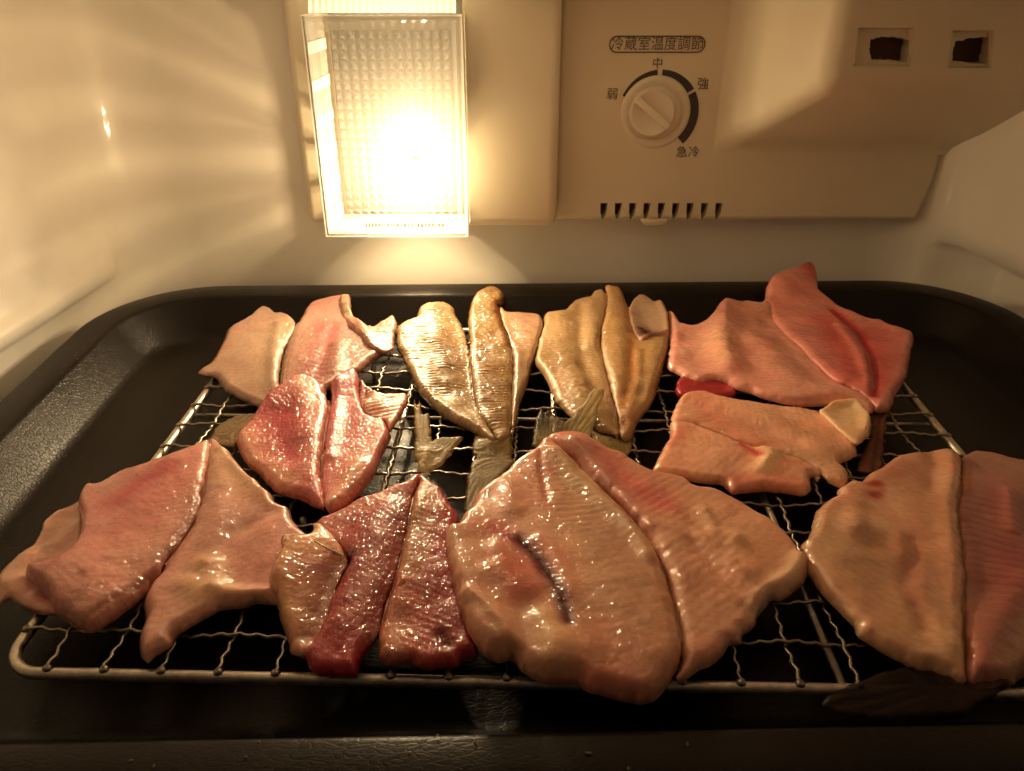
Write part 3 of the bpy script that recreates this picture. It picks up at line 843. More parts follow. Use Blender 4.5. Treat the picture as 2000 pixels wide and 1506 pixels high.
f.sheet('fillet', [(1375, 572), (1380, 480), (1395, 400), (1420, 310), (1450, 240), (1490, 160), (1510, 138), (1545, 124), (1600, 110), (1655, 97), (1690, 100), (1710, 130), (1715, 180), (1740, 260), (1790, 300), (1830, 345), (1880, 365), (1850, 392), (1810, 420), (1760, 460), (1700, 495), (1640, 530), (1590, 560), (1590, 640), (1500, 660), (1420, 640)],
        t=7.5, er=8, col=(.73, .45, .36), col2=(.74, .52, .41), edge=CREAM, axis=((1640, 110), (1420, 600)), mat=FL, lump=.6,
        feats=[('col', [(1600, 260), (1580, 400), (1530, 520)], 6, (.66, .27, .25), .75), ('col', [(1480, 200), (1430, 380)], 8, (.76, .56, .42), .5),
               ('h', [(1625, 250), (1600, 360), (1560, 500)], 4, -1.0), ('h', [(1650, 350), (1640, 480)], 5, 1.2), ('rib', .25, 5.5, -.3, .10, ([(1600, 380), (1540, 520)], 12))])
f.sheet('belly_flap', [(1660, 100), (1695, 94), (1712, 100), (1714, 140), (1722, 188), (1747, 222), (1790, 244), (1840, 235), (1890, 205), (1920, 198), (1936, 220), (1936, 250), (1926, 300), (1920, 350), (1880, 372), (1830, 360), (1790, 340), (1760, 300), (1700, 240), (1660, 160)],
        t=4.5, er=4, z=3.5, col=(.80, .66, .44), col2=(.74, .52, .36), axis=((1680, 120), (1900, 300)), mat=FL_G, lump=2.6,
        feats=[('col', [(1840, 370), (1910, 340)], 5, (.70, .36, .22), .8), ('h', [(1700, 150), (1770, 260), (1800, 320)], 3, 1.6), ('rib', .5, 4.0, .6, .06, None), ('h', [(1860, 230), (1910, 220)], 3, 1.5)])

f.ox, f.oy, f.sc = C3
for q in f.seam: f.bridge(q, (0.45, 0.3, 0.18))
# --- rose fish, centre left
f = Fish('small rose-red fish with ribbed shiny flap, overlapping the pale fish at back left', C3, .0022); f.start((1590, 1110))
f.seam = [[(1600, 600), (1606, 650), (1592, 720), (1582, 800), (1574, 880), (1568, 950), (1574, 1030), (1592, 1138)]]
f.sheet('fillet', [(1592, 1142), (1540, 1120), (1470, 1080), (1400, 1060), (1330, 1030), (1270, 960), (1210, 910), (1170, 850), (1155, 785), (1190, 740), (1240, 690), (1290, 640), (1340, 600), (1400, 560), (1440, 535), (1480, 522), (1530, 525), (1572, 543), (1590, 590), (1602, 650), (1590, 720), (1580, 800), (1572, 880), (1565, 950), (1572, 1030)],
        t=9, er=7, z=.5, col=(.62, .19, .20), col2=(.66, .28, .27), edge=(.76, .50, .38), axis=((1500, 530), (1560, 1130)), mat=FL_R, lump=1.0,
        feats=[('lift', [(1430, 560), (1330, 610)], 14, 5), ('both', [(1400, 640), (1360, 760), (1400, 880)], 8, (.50, .07, .11), .9, -.9), ('col', [(1480, 560), (1540, 620)], 7, CREAM, .55), ('col', [(1200, 790), (1260, 920), (1400, 1040)], 7, (.76, .48, .34), .85),
               ('col', [(1540, 700), (1545, 950)], 6, (.62, .36, .28), .6), ('h', [(1470, 620), (1500, 800), (1530, 1000)], 7, 1.6), ('rib', .3, 2.6, .4, .12, None)])
f.sheet('fillet', [(1622, 600), (1622, 555), (1660, 520), (1700, 496), (1728, 486), (1752, 496), (1757, 540), (1762, 590), (1800, 680), (1880, 700), (1905, 760), (1905, 790), (1860, 880), (1830, 950), (1790, 1010), (1740, 1070), (1700, 1110), (1650, 1142), (1596, 1146), (1576, 1030), (1572, 950), (1580, 880), (1590, 800), (1600, 720), (1612, 660)],
        t=8.5, er=6, z=.5, col=(.64, .22, .24), col2=(.67, .30, .30), edge=(.76, .46, .36), axis=((1690, 500), (1600, 1140)), mat=FL_R, lump=.8,
        feats=[('lift', [(1700, 510), (1640, 540)], 12, 4), ('both', [(1700, 570), (1690, 720), (1660, 860)], 5, (.52, .08, .12), .85, -.7), ('h', [(1660, 560), (1640, 720), (1610, 900)], 4, 1.5), ('col', [(1725, 620), (1715, 720), (1690, 860)], 3, (.75, .45, .38), .6),
               ('col', [(1860, 800), (1780, 1000)], 9, (.72, .38, .30), .7), ('rib', .22, 3.0, .3, .1, None), ('both', [(1750, 940), (1690, 1040), (1620, 1130)], 4, (.76, .52, .36), .8, 1.5)])
f.sheet('belly_flap', [(1757, 505), (1775, 505), (1795, 535), (1850, 568), (1920, 580), (1975, 574), (1993, 585), (1985, 630), (1950, 690), (1922, 730), (1905, 755), (1880, 715), (1840, 705), (1800, 690), (1765, 640), (1757, 570)],
        t=4.5, er=3.5, z=3.5, col=(.76, .50, .36), col2=(.72, .42, .30), axis=((1770, 520), (1850, 700)), mat=FL_R, lump=1.0,
        feats=[('rib', 1.5, 3.2, 0, .25, ([(1790, 560), (1850, 640)], 14)), ('both', [(1775, 520), (1780, 600)], 2.5, (.40, .12, .08), .8, -1.2)])

f.ox, f.oy, f.sc = C3
for q in f.seam: f.bridge(q, (0.42, 0.2, 0.14))
# --- golden fish with spread tail, back centre
f = Fish('golden-yellow fish at the back with ribbed glistening middle lobe and brown fanned tail', C4); f.start((790, 920))
f.tone = 0.62
f.seam = [[(614, 400), (620, 480), (630, 560), (640, 650), (660, 740), (700, 810), (740, 880), (768, 916)], [(788, 190), (802, 255), (828, 322), (852, 400), (862, 520), (856, 640), (852, 720), (851, 800), (850, 890)]]
f.sheet('tail_fin', [(652, 890), (700, 900), (760, 925), (800, 928), (850, 900), (862, 960), (858, 1010), (870, 1030), (850, 1060), (810, 1100), (760, 1150), (710, 1220), (670, 1280), (640, 1340), (600, 1320), (596, 1240), (606, 1140), (630, 1050), (655, 1000), (632, 978)],
        t=1.6, er=2, col=(.30, .21, .085), col2=(.40, .29, .12), axis=((780, 920), (640, 1250)), mat=FIN, lump=.5, rays=((790, 900), 42, .35, .45), feats=[('both', [(760, 930), (840, 930)], 7, (.50, .36, .15), .9, 2.5)])
f.sheet('fillet', [(205, 345), (212, 300), (255, 262), (318, 237), (330, 195), (372, 158), (420, 147), (480, 155), (530, 172), (546, 212), (578, 270), (600, 330), (612, 400), (618, 480), (625, 560), (635, 650), (655, 720), (690, 790), (730, 860), (770, 918), (740, 927), (690, 893), (640, 862), (580, 832), (500, 790), (430, 742), (370, 682), (320, 612), (290, 540), (250, 462), (215, 395)],
        t=6.5, er=7, col=(.62, .50, .23), col2=(.68, .57, .30), edge=(.56, .52, .30), axis=((430, 150), (700, 880)), mat=FL_G, lump=1.2,
        feats=[('h', [(245, 330), (300, 300)], 8, 2.2), ('rib', 2.6, 3.0, .2, .18, ([(400, 200), (420, 400), (480, 600)], 17)), ('h', [(540, 260), (600, 480), (640, 740)], 6, -1.6), ('h', [(400, 200), (440, 420), (480, 600)], 7, 1.4), ('h', [(300, 560), (420, 710), (600, 820)], 4, .9), ('col', [(530, 480), (580, 650)], 6, (.60, .48, .26), .6)])
f.sheet('fillet', [(617, 195), (640, 130), (680, 102), (740, 85), (790, 95), (816, 120), (808, 150), (786, 172), (790, 215), (808, 268), (832, 332), (850, 400), (860, 480), (860, 560), (852, 640), (852, 720), (850, 800), (850, 880), (842, 912), (800, 926), (772, 918), (736, 856), (696, 800), (666, 740), (650, 660), (637, 560), (628, 470), (621, 380), (614, 290)],
        t=7.5, er=7, col=(.62, .48, .19), col2=(.66, .53, .24), axis=((720, 100), (800, 900)), mat=FL_G, lump=1.1,
        feats=[('rib', 2.6, 2.7, .12, .28, ([(700, 150), (740, 500), (790, 820)], 16)), ('both', [(776, 160), (782, 215), (802, 275), (828, 340), (848, 410)], 2.2, (.34, .13, .03), .9, -.5), ('lift', [(720, 100)], 16, 3)])
f.sheet('belly_flap', [(790, 172), (830, 203), (900, 207), (980, 211), (1020, 225), (1032, 272), (1017, 340), (993, 420), (970, 480), (952, 560), (927, 640), (902, 720), (882, 800), (867, 870), (852, 910), (853, 800), (857, 640), (865, 520), (854, 400), (828, 315), (800, 240)],
        t=5.5, er=5, z=.4, col=(.66, .53, .30), col2=(.70, .56, .34), edge=CREAM, axis=((900, 210), (870, 880)), mat=FL, lump=1.1,
        feats=[('h', [(890, 440), (890, 600), (870, 800)], 3.5, 1.3), ('h', [(840, 260), (870, 350)], 4, -1.2), ('col', [(930, 240), (880, 330)], 9, (.74, .52, .38), .6), ('rib', .2, 2.6, .2, .08, ([(895, 420), (880, 750)], 8))])

f.ox, f.oy, f.sc = C4
for q in f.seam: f.bridge(q, (0.4, 0.26, 0.09))
# --- yellowish fish with pocket, back centre right
f = Fish('yellow-white fish right of the golden one, with a cupped pocket at its upper right', C4); f.start((1450, 870))
f.tone = 0.74
f.seam = [[(1382, 80), (1388, 140), (1375, 220), (1355, 320), (1353, 400), (1365, 480), (1385, 560), (1402, 640), (1426, 715), (1448, 800), (1456, 886)], [(1512, 185), (1521, 262), (1542, 333), (1580, 371), (1640, 346), (1700, 338), (1736, 324)]]
f.sheet('tail_fin', [(1300, 850), (1350, 880), (1400, 890), (1460, 905), (1530, 880), (1522, 950), (1508, 1010), (1500, 1080), (1440, 1080), (1390, 1000), (1330, 920)],
        t=2.2, er=2, col=(.42, .30, .13), col2=(.50, .37, .17), axis=((1440, 880), (1480, 1060)), mat=FIN, lump=.5, rays=((1450, 800), 30, .25, .3))
f.sheet('fillet', [(1036, 235), (1042, 208), (1090, 206), (1130, 200), (1165, 174), (1200, 140), (1250, 126), (1288, 120), (1300, 95), (1340, 81), (1375, 77), (1385, 140), (1372, 220), (1352, 320), (1350, 400), (1362, 480), (1382, 560), (1400, 640), (1425, 720), (1445, 800), (1455, 888), (1400, 872), (1350, 862), (1300, 832), (1240, 812), (1190, 782), (1150, 742), (1110, 702), (1080, 642), (1040, 562), (1010, 512), (984, 472), (990, 430), (1003, 350), (1032, 280)],
        t=7, er=7, col=(.64, .52, .27), col2=(.70, .58, .33), edge=CREAM, axis=((1200, 150), (1420, 860)), mat=FL_G, lump=1.0,
        feats=[('rib', 1.2, 3.0, .15, .10, ([(1150, 450), (1260, 720)], 15)), ('h', [(1130, 220), (1150, 450), (1230, 700)], 7, 1.4), ('h', [(1240, 180), (1240, 450), (1330, 700)], 3.5, -1.1), ('h', [(1300, 160), (1300, 400)], 5, 1.2), ('h', [(1220, 600), (1300, 720), (1340, 800)], 7, 1.6), ('both', [(1425, 700), (1440, 780), (1450, 860)], 3, (.45, .30, .12), .6, -.8)])
f.sheet('fillet', [(1378, 77), (1420, 76), (1468, 90), (1488, 130), (1512, 190), (1520, 260), (1540, 330), (1580, 370), (1640, 340), (1700, 330), (1735, 322), (1730, 400), (1710, 472), (1690, 542), (1668, 622), (1640, 692), (1610, 742), (1580, 782), (1550, 832), (1530, 888), (1500, 910), (1460, 900), (1450, 800), (1428, 710), (1405, 620), (1388, 560), (1368, 480), (1356, 400), (1358, 320), (1378, 220), (1390, 140)],
        t=8, er=7, col=(.64, .50, .23), col2=(.70, .55, .30), edge=CREAM, axis=((1430, 90), (1480, 880)), mat=FL_G, lump=.9,
        feats=[('lift', [(1430, 90)], 15, 2), ('both', [(1500, 160), (1525, 280), (1530, 400), (1520, 560), (1490, 720), (1470, 830)], 3.4, (.58, .34, .10), .85, -.6), ('col', [(1470, 90), (1500, 150)], 4, (.50, .25, .12), .6), ('h', [(1560, 440), (1560, 600), (1500, 800)], 2.6, 1.2), ('h', [(1430, 150), (1440, 400), (1460, 650)], 6, 1.5), ('h', [(1650, 420), (1620, 640)], 5, 1.0), ('rib', .25, 2.6, 0, .08, ([(1530, 400), (1500, 700)], 5))])
f.sheet('belly_flap', [(1510, 180), (1532, 140), (1560, 117), (1600, 119), (1650, 150), (1690, 153), (1720, 188), (1732, 250), (1737, 325), (1700, 345), (1640, 352), (1580, 372), (1545, 335), (1522, 262)],
        t=6.5, er=2.8, z=1.2, col=(.58, .47, .33), col2=(.66, .56, .40), edge=CREAM, axis=((1600, 130), (1640, 340)), mat=FL_S, lump=.8,
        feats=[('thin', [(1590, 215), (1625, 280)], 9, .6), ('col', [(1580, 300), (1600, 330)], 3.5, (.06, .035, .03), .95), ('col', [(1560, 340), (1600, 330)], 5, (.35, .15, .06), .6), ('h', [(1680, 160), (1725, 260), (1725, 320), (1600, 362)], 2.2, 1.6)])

f.ox, f.oy, f.sc = C4
for q in f.seam: f.bridge(q, (0.42, 0.3, 0.13))
# --- big pink fish draped up against the back rim, right
f = Fish('pink fish at the back right with a deep red stripe down its right lobe', C5, .0026); f.start((1220, 740))
f.tone = 1.15
f.seam = [[(655, 205), (690, 262), (720, 312), (780, 380), (850, 442), (895, 498), (958, 565), (1010, 604), (1080, 636), (1145, 670), (1208, 720)]]
f.sheet('tail_fin', [(1180, 750), (1222, 742), (1300, 732), (1290, 790), (1278, 860), (1272, 950), (1266, 1010), (1254, 1052), (1200, 1078), (1135, 1062), (1150, 985), (1182, 920), (1208, 850), (1202, 800)],
        t=1.8, er=2, z=-1.2, col=(.26, .10, .065), col2=(.34, .15, .09), axis=((1250, 750), (1200, 1060)), mat=FIN, lump=.5, rays=((1265, 640), 34, .3, .4))
f.sheet('fillet', [(150, 225), (165, 235), (190, 262), (215, 295), (265, 312), (330, 290), (380, 250), (420, 212), (450, 203), (490, 214), (520, 210), (560, 206), (620, 215), (655, 205), (690, 262), (720, 312), (780, 382), (850, 442), (900, 502), (960, 572), (1010, 605), (1080, 640), (1140, 672), (1205, 710), (1222, 742), (1190, 760), (1130, 730), (1060, 715), (990, 720), (900, 720), (860, 720), (800, 715), (740, 705), (680, 690), (620, 672), (560, 648), (500, 632), (440, 602), (380, 590), (320, 602), (250, 582), (190, 552), (145, 520), (150, 450), (157, 400), (152, 300)],
        t=8, er=9, z=.8, col=(.73, .44, .35), col2=(.75, .51, .40), edge=(.77, .54, .40), axis=((520, 220), (1180, 740)), mat=FL_S, lump=1.0,
        feats=[('h', [(440, 240), (420, 420), (460, 540)], 8, 4.5), ('h', [(270, 400), (310, 520)], 13, -2.0), ('col', [(420, 400), (430, 520)], 6, CREAM, .5), ('h', [(660, 300), (800, 460), (960, 620)], 8, -1.4), ('h', [(600, 420), (800, 600), (1000, 690)], 9, 1.8), ('rib', .2, 3.4, .5, .06, None), ('lift', [(500, 230), (640, 215)], 16, 3)])
f.sheet('fillet', [(640, 200), (650, 180), (655, 142), (690, 110), (740, 90), (800, 70), (845, 50), (875, 48), (905, 65), (915, 100), (935, 150), (1000, 190), (1060, 230), (1130, 255), (1200, 290), (1260, 312), (1310, 345), (1370, 365), (1422, 380), (1410, 440), (1400, 520), (1390, 570), (1340, 650), (1305, 735), (1240, 748), (1212, 728), (1150, 668), (1080, 632), (1010, 602), (955, 555), (892, 495), (832, 425), (762, 365), (700, 295), (662, 225)],
        t=9, er=8, z=1.2, col=(.70, .36, .30), col2=(.72, .42, .36), edge=(.76, .46, .36), axis=((850, 70), (1240, 740)), mat=FL_S, lump=.8,
        feats=[('lift', [(860, 60), (700, 120)], 22, 9), ('lift', [(1400, 400)], 20, 3), ('both', [(1000, 250), (1060, 300), (1130, 370), (1190, 470), (1215, 580), (1215, 690)], 2.6, (.40, .03, .04), .95, -1.6), ('both', [(1030, 330), (1110, 440), (1165, 540), (1190, 650)], 3.0, (.74, .36, .30), .8, 1.2), ('col', [(960, 300), (1040, 440), (1120, 580)], 8, (.58, .14, .12), .7), ('col', [(1180, 380), (1270, 480), (1250, 640)], 9, (.56, .17, .15), .65),
               ('col', [(870, 70), (910, 110)], 5, (.52, .06, .07), .8), ('col', [(700, 150), (780, 300)], 10, (.73, .42, .35), .6), ('rib', .3, 3.2, .5, .12, ([(980, 350), (1120, 580)], 9)), ('h', [(1230, 300), (1340, 380)], 4, 1.4)])

f.ox, f.oy, f.sc = C5
for q in f.seam: f.bridge(q, (0.48, 0.22, 0.16))
# --- red scrap under it
f = Fish('small crimson scrap peeking out between the pink fish and the flat peach one', C5, .0018, 'fish_scrap', 'fish scrap', None); f.start((300, 640))
f.sheet('gill_piece', [(185, 620), (200, 590), (230, 573), (290, 590), (380, 600), (450, 610), (505, 635), (490, 672), (420, 690), (300, 690), (210, 680), (186, 650)], t=5, er=4, col=(.40, .02, .035), col2=(.50, .045, .07), axis=((200, 620), (480, 640)), mat=FL_S, lump=1.0)

# --- flat peach piece, middle right
f = Fish('flat peach fish with jagged edge and folded pale corner, below the pink fish', C5, .0020); f.start((600, 950))
f.tone = 1.15
f.seam = [[(165, 822), (270, 832), (360, 861), (460, 901), (560, 941), (660, 967), (740, 988), (820, 1011), (900, 1050), (948, 1098)], [(935, 765), (1000, 821), (1060, 880), (1105, 917)]]
f.sheet('fillet', [(198, 700), (215, 675), (250, 658), (320, 650), (380, 665), (430, 682), (560, 705), (660, 725), (760, 735), (860, 742), (930, 765), (1000, 820), (1060, 880), (1105, 920), (1135, 950), (1130, 980), (1090, 1000), (1050, 1022), (1072, 1052), (1092, 1082), (1085, 1125), (1060, 1148), (1000, 1130), (950, 1100), (900, 1050), (820, 1010), (740, 985), (660, 965), (560, 940), (460, 900), (360, 860), (270, 830), (180, 822), (160, 800), (172, 760)],
        t=6.5, er=7, z=1.0, col=(.74, .50, .33), col2=(.76, .56, .39), edge=CREAM, axis=((220, 740), (1080, 1080)), mat=FL, lump=.9,
        feats=[('h', [(250, 720), (420, 770), (640, 860), (800, 930)], 4, -1.3), ('col', [(330, 720), (440, 860), (600, 950)], 8, (.70, .36, .25), .65), ('h', [(420, 740), (700, 840), (950, 960)], 6, 1.3), ('rib', .22, 3.8, .7, .06, None)])
f.sheet('fillet', [(160, 825), (200, 822), (270, 832), (360, 862), (460, 902), (560, 942), (660, 968), (740, 990), (820, 1012), (900, 1052), (945, 1070), (952, 1095), (930, 1102), (890, 1100), (893, 1150), (860, 1186), (800, 1180), (720, 1170), (640, 1165), (560, 1172), (490, 1180), (455, 1155), (420, 1130), (350, 1125), (300, 1118), (240, 1105), (150, 1092), (85, 1078), (64, 1062), (90, 1000), (128, 932), (155, 880)],
        t=7.5, er=7, col=(.74, .46, .32), col2=(.76, .54, .38), edge=CREAM, axis=((120, 900), (900, 1080)), mat=FL_S, lump=1.1,
        feats=[('col', [(130, 930), (200, 890)], 5, (.66, .26, .16), .6), ('col', [(520, 950), (580, 985), (620, 1010)], 1.4, (.50, .06, .05), .9), ('both', [(640, 985), (680, 1020), (640, 1060), (690, 960)], 3.2, (.82, .68, .42), .95, 2.6), ('both', [(610, 1085), (660, 1090)], 3, (.80, .64, .42), .7, 1.2), ('col', [(500, 1150), (780, 1165)], 6, (.70, .34, .25), .6), ('rib', .2, 4.2, .4, .05, None)])
f.sheet('belly_flap', [(935, 765), (960, 735), (1000, 716), (1080, 704), (1140, 712), (1165, 730), (1180, 762), (1205, 812), (1196, 870), (1165, 902), (1140, 932), (1105, 915), (1060, 880), (1000, 822)],
        t=6, er=4.5, z=4.5, col=(.76, .60, .36), col2=(.80, .68, .45), edge=WHITE, axis=((960, 750), (1160, 860)), mat=FL_S, lump=1.0,
        feats=[('thin', [(1060, 790)], 9, .45), ('h', [(1000, 725), (1120, 725), (1180, 790), (1180, 860)], 3, 1.6)])

f.ox, f.oy, f.sc = C5
for q in f.seam: f.bridge(q, (0.5, 0.27, 0.15))
# --- large pale pink fish, front left
f = Fish('large pale-pink fish at the front left, hanging over the left end of the rack', C6, .0020); f.start((1000, 700))
f.seam = [[(1228, 45), (1226, 150), (1214, 245), (1192, 340), (1180, 420), (1155, 485), (1110, 575), (1062, 646), (1005, 722), (962, 772)]]
f.ox, f.oy, f.sc = C3
f.sheet('tail_fin', [(1010, 810), (1035, 765), (1060, 732), (1110, 702), (1160, 682), (1210, 670), (1265, 668), (1262, 690), (1235, 722), (1200, 752), (1180, 790), (1140, 830), (1080, 820), (1040, 830)],
        t=2.2, er=2, z=.2, col=(.34, .23, .13), col2=(.50, .37, .22), axis=((1050, 810), (1240, 680)), mat=FIN, lump=.8, rays=((1010, 840), 26, .45, .45))
f.ox, f.oy, f.sc = C6
f.sheet('belly_flap', [(500, 380), (450, 400), (400, 432), (330, 462), (262, 512), (240, 570), (180, 650), (100, 730), (20, 800), (-15, 850), (-25, 990), (20, 980), (60, 962), (100, 990), (160, 1020), (230, 1046), (335, 1057), (420, 1040), (420, 900), (480, 700)],
        t=3.2, er=4, z=-.5, col=(.62, .50, .35), col2=(.70, .53, .40), edge=(.74, .62, .46), axis=((450, 400), (60, 930)), mat=FL_S, lump=2.2,
        feats=[('col', [(400, 560), (300, 720)], 9, (.64, .40, .32), .6), ('h', [(350, 640), (420, 560)], 4, 1.5), ('h', [(150, 740), (40, 850), (0, 880)], 5, 1.6), ('col', [(260, 920), (300, 1030)], 7, (.62, .26, .24), .6), ('h', [(80, 900), (180, 960)], 5, 2.0)])
f.sheet('fillet', [(1228, 42), (1165, 68), (1100, 92), (1000, 132), (900, 166), (820, 190), (720, 220), (640, 256), (580, 291), (540, 289), (490, 314), (462, 360), (455, 410), (470, 455), (472, 520), (462, 600), (442, 670), (402, 730), (345, 768), (290, 780), (230, 768), (180, 775), (148, 815), (165, 850), (200, 882), (235, 900), (265, 940), (310, 1000), (330, 1045), (400, 1092), (450, 1117), (520, 1148), (580, 1128), (650, 1080), (720, 1032), (780, 990), (850, 920), (900, 862), (940, 822), (962, 772), (1012, 702), (1062, 642), (1102, 580), (1150, 500), (1180, 420), (1192, 330), (1212, 240), (1228, 150)],
        t=9, er=7, z=1.5, col=(.72, .42, .35), col2=(.74, .50, .41), edge=(.76, .52, .40), axis=((1220, 70), (440, 1080)), mat=FL, lump=.8,
        feats=[('col', [(980, 245), (880, 300), (800, 360), (700, 430)], 4.5, (.56, .11, .13), .8), ('col', [(900, 290), (740, 470), (760, 520)], 12, (.66, .28, .26), .55), ('col', [(330, 770), (420, 720)], 5, (.62, .22, .20), .6), ('both', [(1190, 330), (1130, 520), (1060, 630), (960, 760)], 2.0, (.30, .13, .06), .8, -.5), ('both', [(930, 825), (800, 930), (650, 1030), (530, 1110)], 1.6, (.34, .16, .08), .85, -1.0),
               ('h', [(1060, 200), (850, 450), (600, 780), (450, 960)], 13, 2.0), ('h', [(480, 870), (560, 960)], 12, 1.4), ('rib', .2, 3.6, .6, .06, None), ('lift', [(300, 850)], 18, 2)])
f.sheet('fillet', [(1236, 50), (1255, 34), (1280, 36), (1310, 60), (1360, 102), (1400, 160), (1440, 212), (1500, 262), (1560, 312), (1610, 350), (1622, 392), (1660, 408), (1702, 422), (1715, 480), (1762, 540), (1822, 592), (1812, 660), (1770, 760), (1720, 860), (1690, 960), (1650, 1000), (1620, 985), (1560, 982), (1500, 987), (1430, 1010), (1360, 1016), (1300, 1022), (1240, 1052), (1150, 1102), (1080, 1142), (1025, 1180), (1002, 1230), (960, 1262), (900, 1302), (870, 1327), (840, 1302), (815, 1240), (822, 1160), (850, 1080), (842, 995), (872, 905), (932, 832), (1002, 742), (1062, 652), (1122, 572), (1162, 472), (1192, 382), (1217, 250), (1226, 150)],
        t=7.5, er=8, z=.3, col=(.72, .46, .38), col2=(.74, .53, .42), edge=(.76, .56, .42), axis=((1260, 60), (880, 1300)), mat=FL_S, lump=.7,
        feats=[('h', [(1290, 120), (1290, 380), (1280, 600), (1230, 760)], 6, 1.8), ('col', [(1330, 160), (1450, 300), (1540, 340)], 8, (.68, .54, .36), .7), ('h', [(1400, 180), (1500, 300), (1600, 390)], 5, 1.5), ('h', [(1620, 470), (1380, 600), (1250, 730)], 4, -1.2), ('both', [(1230, 800), (1240, 900), (1200, 950), (1150, 905)], 6, (.80, .63, .40), .8, 2.2), ('col', [(1400, 640), (1560, 780), (1400, 880)], 14, (.70, .42, .35), .6), ('both', [(1270, 935), (1400, 960), (1540, 960)], 3.5, (.78, .62, .42), .7, 2.4),
               ('h', [(1330, 760), (1400, 860), (1500, 880)], 10, -1.6), ('h', [(960, 950), (900, 1150), (870, 1280)], 8, 1.3), ('rib', .18, 3.4, .5, .05, None)])
f.sheet('pectoral_fin', [(1660, 590), (1720, 575), (1790, 580), (1830, 600), (1800, 650), (1740, 690), (1690, 700), (1660, 680)], t=1.8, er=2, z=7.0, col=(.70, .56, .40), col2=(.76, .62, .46), axis=((1660, 640), (1820, 600)), mat=FL_S, lump=.6, rays=((1560, 700), 55, .5, .25))

f.ox, f.oy, f.sc = C6
for q in f.seam: f.bridge(q, (0.36, 0.18, 0.1))
# --- dark red fish, front centre
f = Fish('dark-red fish with a yellow flap on its left and a raised forked tail', C7, .0026); f.start((950, 1200))
f.tone = 0.95
f.seam = [[(958, 246), (950, 300), (925, 380), (900, 500), (870, 650), (838, 785), (800, 910), (764, 1020), (738, 1110), (718, 1190)], [(352, 540), (372, 600), (440, 660), (520, 700), (545, 760), (500, 880), (440, 1000), (400, 1130), (350, 1220), (290, 1280)]]
f.ox, f.oy, f.sc = C4
f.sheet('tail_fin', [(318, 1060), (312, 1010), (318, 940), (312, 850), (316, 756), (332, 800), (345, 758), (356, 800), (370, 832), (390, 822), (400, 860), (410, 920), (416, 975), (432, 968), (470, 955), (520, 954), (577, 953), (545, 1008), (505, 1060), (462, 1104), (425, 1130), (370, 1150), (330, 1130), (335, 1090)],
        t=1.8, er=1.5, z=0, col=(.42, .27, .07), col2=(.50, .34, .10), axis=((350, 1120), (360, 780)), mat=FIN, lump=.5, rays=((375, 1120), 26, .35, .45), tilt=((370, 1110), (340, 780), 5.0, 7.0), feats=[('both', [(350, 1130), (380, 1040)], 3.0, (.70, .52, .26), .9, 1.2)])
f.ox, f.oy, f.sc = C7
f.sheet('belly_flap', [(345, 560), (352, 600), (330, 625), (290, 648), (225, 668), (172, 722), (140, 780), (102, 850), (88, 905), (118, 980), (140, 1080), (168, 1150), (195, 1240), (220, 1292), (290, 1312), (360, 1250), (420, 1120), (480, 900), (540, 760), (470, 640), (400, 570)],
        t=7, er=6, z=1.0, col=(.85, .66, .34), col2=(.82, .58, .34), edge=(.80, .64, .40), axis=((260, 660), (260, 1290)), mat=FL_S, lump=1.0,
        feats=[('lift', [(150, 850), (250, 680)], 16, 5), ('col', [(330, 870), (420, 780), (400, 950)], 10, (.62, .28, .18), .75), ('col', [(330, 860), (380, 840)], 3, (.40, .08, .06), .7), ('both', [(510, 780), (440, 880), (380, 1080), (330, 1200)], 4, (.32, .12, .06), .75, -1.6), ('h', [(230, 700), (140, 860), (180, 1100)], 5, 1.2), ('col', [(300, 1250), (220, 1270)], 6, (.60, .26, .2), .5), ('rib', .18, 3.2, .4, .05, None)])
f.sheet('fillet', [(958, 243), (900, 270), (800, 310), (700, 350), (600, 382), (500, 440), (430, 470), (372, 498), (352, 540), (372, 600), (440, 660), (520, 700), (545, 760), (500, 880), (440, 1000), (400, 1130), (350, 1220), (290, 1280), (300, 1330), (340, 1392), (420, 1402), (500, 1400), (580, 1402), (612, 1330), (642, 1270), (682, 1230), (715, 1190), (738, 1100), (760, 1000), (798, 900), (836, 780), (866, 640), (898, 500), (918, 380), (950, 300)],
        t=8.5, er=7, z=1.5, col=(.42, .05, .07), col2=(.50, .09, .09), axis=((940, 260), (500, 1390)), mat=FL_R, lump=1.0,
        feats=[('col', [(930, 262), (700, 360), (480, 470), (380, 540)], 6.5, (.68, .33, .25), .9), ('col', [(420, 580), (520, 640)], 7, (.58, .16, .14), .8), ('both', [(905, 380), (860, 620), (800, 860), (740, 1050), (700, 1180)], 5, (.34, .12, .07), .7, -1.1), ('h', [(760, 480), (640, 800), (520, 1120)], 9, 1.8), ('both', [(540, 745), (520, 800)], 2.6, (.05, .02, .02), .9, -1.2),
               ('col', [(780, 600), (650, 900), (600, 1150)], 2.0, (.60, .26, .20), .55), ('col', [(420, 1260), (540, 1330), (600, 1360)], 9, (.52, .10, .11), .75), ('rib', .3, 2.8, .5, .15, None)])
